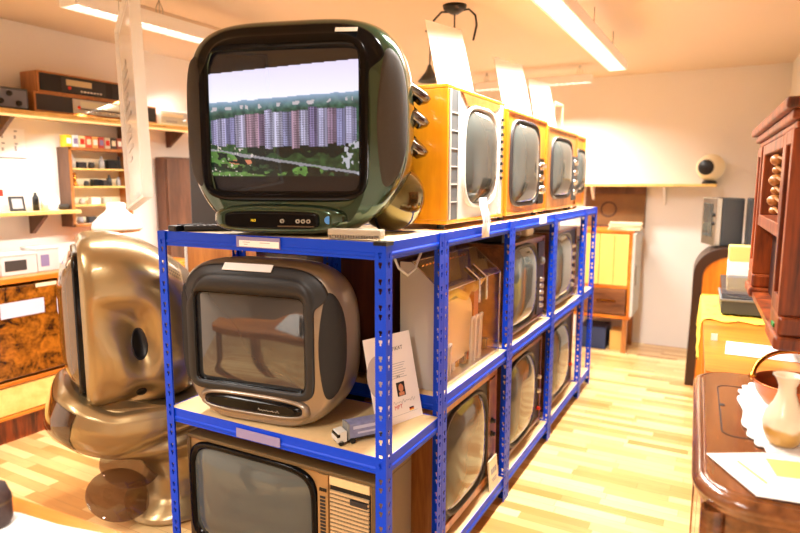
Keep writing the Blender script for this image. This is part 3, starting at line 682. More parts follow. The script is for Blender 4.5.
for i, xx in enumerate((-.27, -.235, -.20, .03, .075, .12)):
    m = MB(); h_ = .13 if i < 3 else .19
    m.tube([(xx, .026, .014), (xx, .022, h_), (xx+.010, .020, h_+.012), (xx+.030, .022, h_+.010), (xx+.042, .03, h_-.01), (xx+.046, .036, .014)], .006, 8); m.build('metal_loop', m_lgrey, t)
for i in range(10):
    m = MB(); xx = -.27+.06*i; hh_ = random.uniform(.03, .07)
    if i % 2: m.box(xx-.014, xx+.014, .045, .075, .014, .014+hh_)
    else: m.cyl((xx, .06, .014), (xx, .06, .014+hh_), .012, 14)
    m.build('component', (m_brass, m_dark, m_copper, m_lgrey)[i % 4], t)
for i in range(14): MB().box(-.27+.03*i, -.255+.03*i, .095, .14, H_-.02, H_-.012).build('terminal', m_brass, t)
for xx in (.03, .11): MB().tube([(xx, -.010, H_-.19), (xx-.004, -.011, H_-.098), (xx-.008, .048, H_-.050)], .005, 8).build('clip', m_chrome, t)

# ------------------------------------------------------------------ things on and round the racking
# certificate
def on_board(parent, items, T_): # flat lettering just proud of a sheet
    for kind, args, mt in items:
        m = MB()
        if kind == 't': s_, x, z, sz = args; vs, fs = text_geo(s_, sz); m.add(vs, fs, 0, False, T_ @ TR(x, -.0012, z) @ RX(PI/2))
        else: x0, x1, z0, z1 = args; m.box(x0, x1, -.0012, -.0002, z0, z1, 0, T_)
        m.build('lettering' if kind == 't' else 'print', mt, parent)
t = thing('certificate', 'white certificate sheet leaning upright on the middle shelf behind the corner post', 'certificate', (-.926, 1.7235, .652), math.radians(72))
T_ = RX(math.radians(-14))
m = MB(); m.box(-.105, .105, 0, .003, 0, .297, 0, T_); m.build('sheet', mat('certificate_paper', srgb(248, 240, 232), .35), t)
on_board(t, [('t', ('ZERTIFIKAT', .012, .240, .0185), m_ink), ('t', ('1996', .018, .148, .010), m_ink), ('b', (.005, .042, .085, .132), m_ink), ('t', ('MPT', .0, .045, .020), m_red), ('b', (.048, .068, .036, .040), m_ink), ('b', (.048, .068, .032, .036), m_red), ('b', (.048, .068, .028, .032), m_yel), ('b', (-.03, .085, .0245, .0253), m_fink)], T_)
m = MB(); m.add([tuple(T_ @ Vector((-.062+.052*math.cos(a), -.0008, .165+.072*math.sin(a)))) for a in np.linspace(0, 2*PI, 40, endpoint=False)], [tuple(range(40))]); m.build('oval_print', mat('pale_grey_ink', srgb(190, 178, 172), .6), t)
m = MB()
for i in range(7):
    m.box(-.01-.0*i, .06-.006*(i % 3), -.0012, -.0002, .195-.008*i, .1965-.008*i, 0, T_)
m.build('text_lines', m_fink, t)
m = MB(); m.add([tuple(T_ @ Vector((.0235+.011*math.cos(a), -.0016, .112+.014*math.sin(a)))) for a in np.linspace(0, 2*PI, 20, endpoint=False)], [tuple(range(20))]); m.box(.012, .036, -.0016, -.0012, .087, .098, 0, T_); m.build('portrait', mat('skin_print', srgb(214, 140, 100), .6), t)
m = MB(); m.tube([tuple(T_ @ Vector((-.02+.10*k/24, -.0015, .066+.008*math.sin(k*1.9)*(.5+.5*math.cos(k*.6))))) for k in range(25)], .0006, 5); m.build('signature', m_fink, t)
MB().box(-.08, .08, .0, .06, 0, .004).build('support_foot', m_clear, t)
# toy truck
t = thing('toy_truck', 'small white toy lorry with printed blue trailer on the middle shelf', 'toy', (-.968, 1.553, .6522), math.radians(56))
m = MB(); m.prism([(-.075, .012), (-.098, .012), (-.100, .026), (-.092, .042), (-.066, .046), (-.066, .012)], -.022, .022, 'y'); m.build('cab', m_lgrey, t, .003)
m = MB(); m.box(-.098, -.088, -.0225, .0225, .028, .038); m.build('cab_window', m_blackgloss, t)
m = MB(); m.box(-.058, .085, -.023, .023, .018, .064); tr = m.build('trailer', mat('trailer_blue_grey', srgb(120, 124, 160), .4, noise=.4, nscale=60), t, .002)
m = MB(); m.box(-.062, -.057, -.024, .024, .016, .066); m.build('trailer_front', m_grey, tr)
m = MB(); m.box(-.045, .07, -.0238, -.0232, .046, .056); m.box(-.03, .04, -.0238, -.0232, .030, .036); m.box(.05, .075, -.0238, -.0232, .024, .042); m.build('trailer_print', mat('pale_blue_print', srgb(176, 180, 204), .5), tr)
MB().box(-.085, .083, -.014, .014, .01, .018).build('chassis', m_dark, t)
for xx in (-.084, -.045, .045, .065):
    for s in (-1, 1): MB().cyl((xx, s*.013, .009), (xx, s*.022, .009), .009, 16).build('wheel', m_black, t)
# labels on beams
def beam_label(label, name, loc, rz, w_, h_, mt, marks=()):
    t = thing(name, label, 'label', loc, rz)
    MB().box(-w_/2, w_/2, -.0035, 0, 0, h_).build('sleeve', mt, t, .0008)
    if marks:
        MB().box(-w_/2+.012, w_/2-.003, -.0042, -.0034, .003, h_*.66).build('card', m_white, t)
        m = MB()
        for (x0, x1, z) in marks: m.box(x0, x1, -.0048, -.0042, z, z+.002)
        m.build('print', m_fink, t)
beam_label('white price card in a clear sleeve on the top front beam under the green television', 'shelf_label', (-1.285, YA+.0025, 1.248), 0, .175, .034, m_lilac, ((-.06, -.03, .016), (.01, .05, .016), (-.055, -.04, .009)))
beam_label('lilac blank label holder on the middle front beam under the taupe television', 'shelf_label', (-1.31, YA+.0025, .608), 0, .185, .032, m_lilac)
beam_label('small white label on the top aisle beam between the second and third posts', 'shelf_label', (XS-.0025, 3.05, 1.248), AISLE, .12, .032, m_white)
t = thing('price_tag', 'curled white printed price strip hanging over the top beam at the first orange set', 'label', (XS+.004, 2.20, 1.245), AISLE)
m = MB(); m.loft([[(-.04, y, z), (.04, y, z)] for y, z in ((-.006, 0), (-.006, .035), (-.010, .06), (-.004, .09), (.006, .12), (.008, .15))], 0, True, False, False, False); sd = m.build('strip', m_white, t); sd.modifiers.new('thick', 'SOLIDIFY').thickness = .0008
m = MB()
for i, xx in enumerate((-.028, -.018, -.006, .004, .015, .024)): m.box(xx, xx+.006, -.0125, -.0115, .055+.004*(i % 2), .085)
m.build('print', m_fink, t)
# remotes, cable, grey comb-like bar
def remote(label, loc, rz, L_=.16, w_=.045, mt=None):
    t = thing('remote_control', label, 'remote control', loc, rz)
    MB().box(-L_/2, L_/2, -w_/2, w_/2, 0, .02).build('body', mt or m_black, t, .005)
    for i in range(5):
        for j in range(3): MB().box(-L_/2+.03+i*.02, -L_/2+.042+i*.02, -.013+.010*j-.003, -.013+.010*j+.003, .02, .0225).build('button', m_dgrey, t)
remote('black remote control lying in front at the left end of the top shelf', (-1.575, 1.53, 1.2855), math.radians(42))
remote('black remote control lying crosswise behind the front one, left end of top shelf', (-1.655, 1.505, 1.2855), math.radians(80), .12)
t = thing('handset', 'flat silver-black handset lying at the far left back of the top shelf', 'remote control', (-1.60, 1.72, 1.2855), math.radians(8))
MB().box(-.10, .10, -.03, .03, 0, .018).build('body', m_dark, t, .004); MB().box(-.095, .095, -.026, .026, .018, .022).build('face', m_steel, t)
t = thing('brush_strip', 'grey ribbed plastic strip lying on the top shelf at the corner post', 'tool', (-.95, 1.49, 1.2895), math.radians(10))
MB().box(-.082, .082, -.020, .020, .010, .028).build('back', m_wgrey, t, .003)
m = MB()
for i in range(20): m.box(-.08+i*.0082, -.0755+i*.0082, -.0195, .0195, 0, .010)
m.build('ribs', mat('warm_grey_plastic', srgb(150, 140, 124), .5), t)
# boxes above the middle sets
o = MB().box(-.09, .09, -.07, .07, 0, .07).build('plastic_box', m_cream, None, .01, loc=(-1.0, 3.12, 1.1755), rot=(0, 0, .05)); tag(o, 'cream plastic box on top of the brown middle-shelf set, second gap', 'box')
o = MB().box(-.11, .11, -.09, .09, 0, .06).build('plastic_box', m_lgrey, None, .01, loc=(-1.0, 3.58, 1.1755)); tag(o, 'pale plastic box on top of the grey-fronted middle-shelf set, third gap', 'box')
t = thing('cassette_player', 'black tape player on the brown set under the top shelf, second gap', 'tape player', (-.99, 2.80, 1.1755), AISLE)
MB().box(-.13, .13, -.08, .08, 0, .06).build('case', m_dark, t, .004); knobs(t, ((-.09, .03), (.09, .03)), .014, m_steel, -.08)
# card leaning against the bottom set
t = thing('price_card', 'small white printed card leaning on the bottom shelf by the second post', 'card', (XS-.012, 2.44, .1115), AISLE)
T_ = RX(math.radians(-5)); MB().box(-.05, .05, 0, .008, 0, .135, 0, T_).build('card', m_cream, t)
on_board(t, [('b', (-.032, -.012, .07, .095), m_fink), ('b', (-.006, .010, .07, .095), m_fink), ('b', (.016, .032, .07, .095), m_fink), ('b', (-.03, .03, .045, .05), m_fink), ('b', (-.02, .03, .035, .04), m_fink)], T_)
# sheets standing on the orange sets
def stand_sheet(label, loc, rz, w_, h_, lean):
    t = thing('paper_sheet', label, 'sign', loc, rz, None)
    T_ = RX(math.radians(-lean)); MB().box(-w_/2, w_/2, 0, .002, 0, h_, 0, T_).build('paper', m_white, t)
    m = MB()
    for i in range(7): m.box(-w_*.28, -w_*.28+.012, -.0012, -.0002, h_*.55+i*.012, h_*.55+i*.012+.008, 0, T_)
    m.box(w_*.20, w_*.24, -.0012, -.0002, h_*.52, h_*.76, 0, T_); m.box(-w_*.22, w_*.24, -.0012, -.0002, h_*.54, h_*.545, 0, T_)
    m.build('print', mat('very_faded_ink', srgb(205, 206, 210), .7), t)
    m = MB(); m.box(-w_/2-.004, w_/2+.004, .004, .0065, 0, h_, 0, T_); m.box(-w_/2-.004, w_/2+.004, -.004, .05, 0, .003); m.build('holder', m_clear, t)
stand_sheet('white sheet standing in a holder on the golden-veneer television', (-1.02, 2.40, 1.787), AISLE-.26, .24, .33, 15)
stand_sheet('white sheet standing in a holder on the second orange television', (-1.02, 3.24, 1.772), AISLE-.22, .29, .34, 14)
stand_sheet('white sheet standing in a holder on the third, brown-orange television', (-1.03, 3.83, 1.757), AISLE-.2, .28, .33, 12)
t = thing('display_case', 'small pale glass case on the far-end top television', 'case', (-1.05, 4.16, 1.757), AISLE)
m = MB()
for a in (-.11, .11):
    for b in (0, .1): m.box(a-.004, a+.004, b-.004, b+.004, 0, .22)
m.box(-.114, .114, -.004, .104, .216, .224); m.box(-.114, .114, -.004, .104, 0, .008); m.build('frame', m_cream, t)
MB().box(-.11, .11, .0, .003, .01, .215).build('pane', m_clear, t)
# rear-row sets seen through the near unit
t = crt('wooden_television', 'reddish-brown cabinet television in the rear row, seen behind the taupe set', (-1.70, 2.20, .7145), -PI/2, .60, .47, .88, wood('red_brown_veneer', srgb(60, 28, 18), srgb(96, 50, 32), 'z', 14, 8), hw=.2, hh=.17, rear=False)
t = crt('wooden_television', 'dark wooden television in the rear row of the bottom shelf', (-1.70, 2.20, .1115), -PI/2, .60, .50, .40, w_brownz, hw=.2, hh=.17)
t = thing('power_cable', 'thin pale cable looped under the top shelf behind the corner post', 'cable', (0, 0, 0))
MB().tube([(-.90, 1.62, 1.235), (-.885, 1.63, 1.19), (-.87, 1.66, 1.165), (-.865, 1.70, 1.18), (-.87, 1.76, 1.235)], .004, 8).build('lead', m_lgrey, t)

# ------------------------------------------------------------------ left side of the shop
# burl cabinet
t = thing('burl_cabinet', 'burl walnut cabinet with glossy flap and pale lower drawer, by the left wall', 'cabinet', (-3.42, 1.70, 0), AISLE)
m = MB(); m.box(-.55, .53, .0, .38, .90, .93); m.box(.49, .53, 0, .38, .15, .90); m.box(-.55, -.51, 0, .38, .15, .90); m.box(-.51, .49, .36, .38, .15, .90); m.box(-.51, .49, 0, .36, .15, .17); m.box(-.51, .49, .0, .36, .335, .36)
m.build('carcass', w_orangeh, t, .004)
MB().box(-.505, .485, -.004, .016, .375, .885).build('flap', w_burl, t, .006)
MB().box(-.505, .485, .006, .02, .175, .33).build('drawer', w_cream, t, .003)
MB().box(-.53, .51, .06, .34, 0, .15).build('plinth', w_red, t)
m = MB(); m.box(.10, .34, -.0055, -.004, .715, .80); o = m.build('paper_note', mat('note_paper', srgb(200, 205, 225), .6), t); o['label'] = 'pale blue-white note stuck on the flap'
MB().box(.30, .42, -.006, -.004, .865, .885).build('name_plate', m_cream, t)
t = thing('side_cabinet', 'orange wooden cabinet beside the burl one, behind the gold television', 'cabinet', (-3.40, 2.66, 0), AISLE)
MB().box(-.36, .50, 0, .40, .08, .90).build('carcass', w_orange, t, .006); MB().box(-.35, .06, -.012, 0, .1, .88).build('door', w_orange, t, .003); MB().box(.08, .49, -.012, 0, .1, .88).build('door', w_orange, t, .003)
for a in (-.32, .46):
    for b in (.04, .36): MB().box(a-.02, a+.02, b-.02, b+.02, 0, .08).build('leg', w_brownz, t)
# boxes on burl cabinet
m_cbox = mat('milky_plastic', srgb(232, 230, 228), .25, alpha=.8)
def clear_box(label, loc, rz, w_, d_, h_, fill):
    t = thing('storage_box', label, 'box', loc, rz)
    MB().box(-w_/2, w_/2, -d_/2, d_/2, 0, h_-.012).build('tub', m_cbox, t, .004); MB().box(-w_/2-.004, w_/2+.004, -d_/2-.004, d_/2+.004, h_-.012, h_).build('lid', m_cbox, t, .003)
    MB().box(-w_/2+.02, w_/2-.06, -d_/2-.0015, -d_/2-.0005, h_*.2, h_*.7).build('sticker', fill, t)
clear_box('clear plastic box at the left on the burl cabinet, lowest of the stack', (-3.55, 1.62, .9305), AISLE, .34, .22, .07, m_fink)
clear_box('clear plastic box of papers, on top of the stack on the burl cabinet', (-3.57, 1.60, 1.001), AISLE, .30, .2, .09, m_grey)
clear_box('small clear box with dark label, next to the stack on the burl cabinet', (-3.60, 1.98, .9305), AISLE, .2, .16, .12, m_grille)
clear_box('clear plastic box at the right end of the burl cabinet', (-3.62, 2.16, .9305), AISLE, .13, .16, .14, m_lilac)
# lamp
t = thing('table_lamp', 'white opal glass table lamp on a brass base behind the gold television', 'lamp', (-3.27, 2.435, .901)); t.scale = (1.12, 1.12, 1.13)
MB().lathe([(1e-4, 0), (.07, 0), (.075, .015), (.045, .03), (.03, .06), (.035, .1), (.055, .13), (.06, .165), (.045, .19), (.025, .205), (.03, .225), (1e-4, .225)], 32).build('base', m_brass, t)
MB().lathe([(.095, .232), (.125, .236), (.128, .25), (.12, .275), (.085, .31), (.06, .33), (.048, .345), (.05, .365), (.04, .38), (.036, .37)], 40).build('shade', m_lampglass, t)
MB().lathe([(.1, .226), (.115, .226), (.115, .234), (.1, .234)], 40).build('gallery', m_brass, t)
# wall shelves
def bracket(parent, x, z, d=.16): 
    m = MB(); m.prism([(0, z), (-d, z), (-d, z-.012), (-.02, z-.12), (0, z-.12)], x-.012, x+.012, 'x'); m.build('bracket', w_dkbrown, parent)
t = thing('wall_shelf', 'long pale wooden shelf on the left wall carrying the radios', 'shelf', (XL, 2.6, 1.835), AISLE)
MB().box(-1.6, .85, -.22, 0, 0, .028).build('board', w_cream, t, .003)
for xx in (-.52, .3, .72): bracket(t, xx, 0, .18)
MB().box(-1.3, .8, -.215, -.195, -.012, 0).build('added_light_strip', mat('added_warm_strip_face', srgb(255, 226, 150), .5, emit=(1, .78, .42, 1), estr=.45), t)  # glowing face of the added strip lamp, assumed from the brighter wall below
t = thing('wall_shelf', 'lower pale wooden shelf on the left wall carrying small knick-knacks', 'shelf', (XL, 2.3, 1.255), AISLE)
MB().box(-1.3, .16, -.18, 0, 0, .024).build('board', w_cream, t, .003); bracket(t, -.06, 0)
# radios
def radio(label, y0, y1, z0, h, front, side, n_dial, xf=-3.63, dial=None):
    t = thing('radio_receiver', label, 'radio', (xf, (y0+y1)/2, z0), AISLE); w_ = (y1-y0)/2
    MB().box(-w_, w_, 0, .17, 0, h).build('case', side, t, .003)
    MB().box(-w_+.012, w_-.012, -.004, .0, .012, h-.012).build('front_panel', front, t)
    return t, w_
t, w_ = radio('dark-fronted walnut radio receiver, upper one of the stacked pair', 2.23, 2.92, 1.9805, .125, m_black, w_teak, 0)
MB().box(-.20, .10, -.007, -.004, .022, .105).build('tuner_panel', m_dark, t); MB().box(-.17, .0, -.009, -.007, .06, .095).build('dial', mat('cream_dial', srgb(190, 170, 130), .4), t)
MB().box(.15, .38, -.007, -.004, .022, .105).build('tape_panel', m_dark, t); MB().box(.22, .30, -.009, -.007, .08, .09).build('badge', m_lgrey, t)
for i in range(7): MB().box(-.08+i*.022, -.066+i*.022, -.012, -.007, .028, .036).build('button', m_chrome, t)
knobs(t, ((-.15, .045),), .010, m_red, -.007, .008); 
t, w_ = radio('silver-dialled walnut radio receiver, lower one of the stacked pair', 2.20, 3.07, 1.8635, .117, m_dark, w_teak, 0, -3.625)
MB().box(-.20, .18, -.008, -.004, .016, .10).build('tuner_panel', m_steel, t)
MB().box(-.15, .16, -.010, -.008, .055, .09).build('dial', mat('pale_dial', srgb(200, 196, 170), .3), t)
MB().box(-.16, .15, -.010, -.008, .04, .046).build('slider_slot', m_black, t)
for i in range(8): MB().box(-.13+i*.034, -.112+i*.034, -.013, -.008, .024, .034).build('button', m_chrome, t)
knobs(t, ((-.16, .05),), .010, m_red, -.008, .008); knobs(t, ((.155, .03),), .012, m_chrome, -.008, .01)
t, w_ = radio('white-faced receiver at the right end of the radio shelf', 3.10, 3.44, 1.8635, .11, m_lgrey, m_white, 0)
MB().box(-.15, .04, -.007, -.004, .06, .085).build('dial', m_cream, t); MB().box(-.12, -.02, -.008, -.004, .02, .035).build('cassette_flap', m_fink, t); MB().box(.08, .14, -.007, -.004, .05, .062).build('badge', m_red, t)
knobs(t, ((.05, .04),), .014, m_lgrey, -.004)
t, w_ = radio('small blue-grey amplifier with black knobs at the left end of the radio shelf', 1.75, 2.17, 1.8635, .12, mat('blue_grey_panel', srgb(110, 112, 124), .4), m_dgrey, 0)
knobs(t, ((.05, .04), (.10, .085), (.15, .035), (-.02, .08)), .016, m_black, -.004)
# wall poster
t = thing('wall_calendar', 'white sheet with rows of small black figures on the left wall', 'poster', (XL, 2.0, 1.60), AISLE)
MB().box(-.3, .24, -.004, 0, 0, .17).build('sheet', m_white, t)
m = MB()
for i in range(6):
    for j in range(2):
        xx = -.2+i*.075; zz_ = .035+j*.075; m.box(xx, xx+.012, -.0055, -.004, zz_, zz_+.02+.014*((i+j) % 2)); m.box(xx+.002, xx+.02, -.0055, -.004, zz_+.04, zz_+.05)
m.build('print', m_fink, t); MB().box(-.3, .24, -.006, 0, -.006, 0).build('edge_strip', m_grey, t)
# display cabinet
DC = (-3.70, 2.665, 1.165)
t = thing('display_cabinet', 'open wooden display cabinet of miniatures on the left wall', 'cabinet', DC, AISLE)
m = MB(); W2 = .225; m.box(-W2, -W2+.02, 0, .118, 0, .51); m.box(W2-.02, W2, 0, .118, 0, .51); m.box(-W2, W2, 0, .118, .49, .51); m.box(-W2, W2, 0, .118, 0, .02)
m.build('carcass', w_teak, t, .002); MB().box(-W2-.004, -W2, .002, .116, .002, .508).build('side_panel', w_dkbrown, t)
MB().box(-W2+.02, W2-.02, .105, .117, .02, .49).build('back_panel', m_cream, t)
for z in (.13, .25, .365): MB().box(-W2+.02, W2-.02, .01, .105, z, z+.012).build('shelf', w_cream, t)
cols_ = [m_dark, m_lgrey, m_brass, m_black, m_white, m_grille, m_fink, m_dgrey, m_yel]
kinds = ['bottle', 'miniature_radio', 'figurine', 'small_jar']
mini_names = {'bottle': 'tiny bottle', 'miniature_radio': 'tiny radio', 'figurine': 'little figure', 'small_jar': 'small jar'}
def mini(kind, mt, s):
    m = MB()
    if kind == 'bottle': m.lathe([(1e-4, 0), (.016*s, 0), (.016*s, .04*s), (.006*s, .052*s), (.006*s, .068*s), (1e-4, .068*s)], 14)
    elif kind == 'miniature_radio': m.box(-.03*s, .03*s, -.015*s, .015*s, 0, .04*s); m.cyl((.015*s, -.016*s, .02*s), (.015*s, -.02*s, .02*s), .008*s, 10); m.box(-.025*s, .0, -.018*s, -.015*s, .008*s, .03*s)
    elif kind == 'figurine': m.lathe([(1e-4, 0), (.018*s, 0), (.016*s, .01*s), (.008*s, .035*s), (.012*s, .05*s), (.004*s, .056*s), (.009*s, .066*s), (.008*s, .076*s), (1e-4, .08*s)], 12)
    else: m.lathe([(1e-4, 0), (.018*s, 0), (.022*s, .02*s), (.016*s, .036*s), (.018*s, .04*s), (1e-4, .042*s)], 14)
    return m
lv = [(.377, 'top'), (.262, 'second'), (.142, 'third'), (.02, 'bottom')]
k = 0
cn = {'charcoal_plastic': 'charcoal', 'light_grey_plastic': 'pale grey', 'brass': 'brass-coloured', 'black_plastic': 'black', 'white_paper': 'white', 'brown_speaker_cloth': 'brown', 'faded_ink': 'grey', 'dark_grey_plastic': 'dark grey', 'yellow_ink': 'yellow'}
plan = [[(-.17, 'bottle', 1, 1.3), (-.11, 'miniature_radio', 0, 1), (-.035, 'small_jar', 5, 1), (.04, 'bottle', 6, 1.2), (.12, 'miniature_radio', 3, 1.5), (.175, 'figurine', 5, 1.1)],
        [(-.16, 'figurine', 2, 1.1), (-.08, 'small_jar', 7, .8), (-.01, 'miniature_radio', 3, 1.1), (.06, 'miniature_radio', 0, 1), (.09, 'bottle', 7, 1.1), (.16, 'bottle', 6, .9)],
        [(-.12, 'small_jar', 1, .9), (-.03, 'miniature_radio', 4, 1.1), (.06, 'miniature_radio', 1, 1.0)],
        [(-.14, 'small_jar', 6, 1), (-.06, 'miniature_radio', 7, 1), (.05, 'miniature_radio', 1, 1.2), (.14, 'small_jar', 4, 1.2)]]
for (z, nm), row in zip(lv, plan):
    for j, (xx, kd, ci, s_) in enumerate(row):
        o = mini(kd, cols_[ci], s_).build(kd, cols_[ci], None, loc=(DC[0]-.055, DC[1]+xx, DC[2]+z+.0005), rot=(0, 0, AISLE))
        tag(o, '%s %s on %s shelf of display cabinet, %s from left' % (cn[cols_[ci].name], mini_names[kd], nm, ('first', 'second', 'third', 'fourth', 'fifth', 'sixth')[j]), 'ornament', 'miniatures in the display cabinet')
# row of tins on the cabinet
tin = [('yellow', srgb(236, 190, 50)), ('white-blue', srgb(214, 228, 232)), ('cream', srgb(244, 226, 170)), ('red-striped', srgb(220, 90, 60)), ('orange', srgb(240, 180, 110)), ('red', srgb(190, 70, 60)), ('beige', srgb(206, 196, 170)), ('dark', srgb(70, 62, 58)), ('rust', srgb(150, 80, 66)), ('white', srgb(240, 238, 232))]
for i, (nm, c_) in enumerate(tin):
    o = thing('tin_box', '%s little tin box standing in the row on top of the display cabinet' % nm, 'tin', (DC[0]-.05, DC[1]-.205+i*.046, DC[2]+.5105), AISLE, 'tin boxes on the display cabinet')
    MB().box(-.021, .021, -.03, .03, 0, .075).build('box', mat('tin_'+nm, c_, .4), o, .002); MB().box(-.014, .014, -.0315, -.03, .02, .055).build('print', (m_white, m_lilac, m_red, m_cream)[i % 4], o)
# knick-knacks on lower shelf
def knick(nm, label, cat, y, builder, mt):
    m = MB(); builder(m); o = m.build(nm, mt, None, loc=(XL+.09, y, 1.2795), rot=(0, 0, AISLE)); return tag(o, label, cat)
knick('red_sign', 'small red sign card at the left end of the lower wall shelf', 'sign', 1.98, lambda m: (m.box(-.05, .06, 0, .004, .09, .13), m.box(-.03, -.02, 0, .004, 0, .09), m.box(-.05, .0, -.02, .03, 0, .004)), m_red)
t = thing('photo_frame', 'dark picture frame tilted back on the lower wall shelf', 'frame', (XL+.09, 2.12, 1.2795), AISLE)
MB().box(-.045, .045, 0, .008, 0, .09, 0, RX(-.2)).build('frame', m_dark, t); MB().box(-.03, .03, -.002, 0, .015, .075, 0, RX(-.2)).build('photo', m_fink, t)
knick('bottle', 'slim black bottle standing on the lower wall shelf', 'bottle', 2.225, lambda m: m.lathe([(1e-4, 0), (.018, 0), (.018, .08), (.008, .095), (.008, .11), (1e-4, .11)], 16), m_black)
knick('candle', 'white candle stub between bottle and clock on the lower wall shelf', 'candle', 2.28, lambda m: m.lathe([(1e-4, 0), (.02, 0), (.02, .07), (.004, .07), (.003, .085), (1e-4, .085)], 16), m_cream)
t = thing('round_clock', 'round white clock face standing on the lower wall shelf', 'clock', (XL+.09, 2.33, 1.2795), AISLE)
MB().cyl((0, 0, .05), (0, .02, .05), .05, 32).build('face', m_white, t); MB().lathe([(.048, 0), (.054, .004), (.054, .018), (.048, .022)], 32, 0, TR(0, .021, .05) @ RX(PI/2)).build('rim', m_lgrey, t); MB().box(-.002, .002, -.002, 0, .05, .085).build('hand', m_fink, t); MB().box(-.03, .03, -.01, .03, 0, .006).build('stand', m_lgrey, t)
knick('small_bowl', 'small dark bowl at the right end of the lower wall shelf', 'bowl', 2.40, lambda m: m.lathe([(1e-4, 0), (.02, 0), (.034, .02), (.03, .034), (.026, .03), (1e-4, .01)], 20), m_grille)
# brown panel and console further back
t = thing('tall_cupboard', 'plain dark-brown panelled cupboard standing at the left wall', 'cupboard', (-3.70, 3.72, 0), AISLE)
MB().box(-.54, .4, 0, .10, .05, 1.64).build('carcass', w_dkbrown, t, .004); MB().box(-.53, .39, -.014, 0, .06, 1.625).build('door', w_dkbrown, t, .004); MB().box(-.54, .4, .01, .10, 0, .05).build('plinth', w_dkbrown, t)
t = thing('low_table', 'low bright orange wooden table behind the gold television, seen past the post', 'table', (-3.2, 3.56, 0), AISLE)
MB().box(-.35, .45, -.3, .25, .93, .965).build('table_top', w_orangeh, t, .006)
for a in (-.3, .4):
    for b in (-.25, .2): MB().box(a-.02, a+.02, b-.02, b+.02, 0, .93).build('leg', w_teak, t)
t = thing('wooden_console', 'upright teak loudspeaker cabinet behind the racking, visible under the top shelf', 'cabinet', (-2.52, 2.42, 0), 0)
MB().box(-.16, .17, 0, .40, .03, 1.20).build('carcass', w_teak, t, .004); MB().box(-.163, -.145, -.004, .0, .03, 1.20).build('edge_strip', m_lgrey, t); MB().box(-.14, .15, .02, .38, 0, .03).build('plinth', m_dark, t)
o = MB().box(-.02, .0, 0, .0, 0, 0) if False else None
t = thing('loudspeaker', 'tall dark grey loudspeaker behind the green television', 'loudspeaker', (-2.515, 2.45, 1.2005), 0)
MB().box(-.14, .14, 0, .3, 0, .50).build('cabinet', m_dgrey, t, .005); MB().box(-.13, .13, -.006, 0, .01, .49).build('grille', m_dark, t, .003)
# hanging acrylic sign
t = thing('acrylic_sign', 'narrow clear acrylic sign holder hanging at a tilt from the ceiling, left', 'sign', (-1.468, 1.161, ZC), math.radians(-32))
Tq = TR(0, 0, 1.659-ZC) @ RY(-.12)
hw_, hh_ = .20, .267
m = MB(); m.box(-hw_+.012, hw_-.012, -.001, .001, -hh_+.012, hh_-.012, 0, Tq); m.build('sheet', mat('sign_paper', srgb(246, 244, 240), .5, alpha=.4), t)
MB().box(-hw_, hw_, -.007, -.004, -hh_, hh_, 0, Tq).build('pane', m_clear, t); MB().box(-hw_, hw_, .004, .007, -hh_, hh_, 0, Tq).build('pane', m_clear, t)
m = MB(); m.box(-hw_-.004, -hw_+.004, -.011, .011, -hh_, hh_, 0, Tq); m.box(hw_-.004, hw_+.004, -.013, .013, -hh_, hh_, 0, Tq); m.box(-hw_-.004, hw_+.004, -.011, .011, -hh_-.004, -hh_+.004, 0, Tq); m.box(-hw_-.004, hw_+.004, -.011, .011, hh_-.004, hh_+.004, 0, Tq); m.build('edge', m_frost, t)
for s_ in (-.15, .15): p_ = Tq @ Vector((s_, 0, hh_)); MB().tube([tuple(p_), (p_.x, 0, 0)], .0012, 6).build('thread', m_lgrey, t)
m = MB()
for i in range(10): m.box(-.13, -.05+.02*(i % 3), -.003, -.001, .13-.03*i, .14-.03*i, 0, Tq)
m.build('print', m_fink, t)

# foreground table
t = thing('foreground_table', 'orange wooden table corner in the near left foreground', 'table', (-1.55, .40, 0), .065)
m = MB(); m.prism(rrect(.60, .306, .04), .72, .75); m.build('table_top', w_orangeh, t, .004)
for a in (-.52, .52):
    for b in (-.24, .24): MB().box(a-.025, a+.025, b-.025, b+.025, 0, .72).build('leg', w_teak, t)
o = MB().prism([(-.1, -.26), (.56, -.20), (.56, .292), (.40, .268), (.28, .264), (.19, .25), (.0, .22), (-.1, .2)], 0, .002).build('paper_sheet', m_white, None, loc=(-1.55, .40, .7505), rot=(0, 0, .065)); tag(o, 'white paper sheet lying on the near left table', 'paper')
t = thing('patterned_case', 'dark mottled spectacle case at the extreme lower left, on the near table', 'case', (-1.285, .63, .7527))
MB().lathe([(1e-4, 0), (.028, 0), (.034, .012), (.034, .06), (.026, .085), (1e-4, .09)], 24).build('body', mat('mottled_leather', srgb(62, 44, 40), .6, noise=.6, nscale=90), t)
MB().lathe([(.0345, .05), (.0355, .053), (.0345, .056)], 24).build('seam', m_golddk, t)

# ------------------------------------------------------------------ ceiling lamps far back
t = thing('pendant_lamp', 'dark cone pendant lamp on a thin cord behind the green television', 'lamp', (-1.735, 3.6, ZC))
MB().tube([(0, 0, 0), (.004, .0, -.1), (0, 0, -.22)], .005, 8).build('cord', m_black, t)
MB().lathe([(.012, -.21), (.018, -.23), (.03, -.255), (.075, -.31), (.072, -.312), (.02, -.25)], 32).build('shade', m_dgrey, t)
MB().lathe([(1e-4, -.005), (.03, -.005), (.03, 0), (1e-4, 0)], 20).build('ceiling_rose', m_black, t)
t = thing('ceiling_lamp', 'black ceiling lamp mount with two curved arms above the orange sets', 'lamp', (-1.38, 3.17, ZC))
MB().lathe([(1e-4, -.045), (.02, -.045), (.06, -.02), (.065, 0), (1e-4, 0)], 28).build('mount', m_black, t)
MB().tube([(0, 0, -.04), (0, 0, -.17)], .005, 8).build('stem', m_black, t)
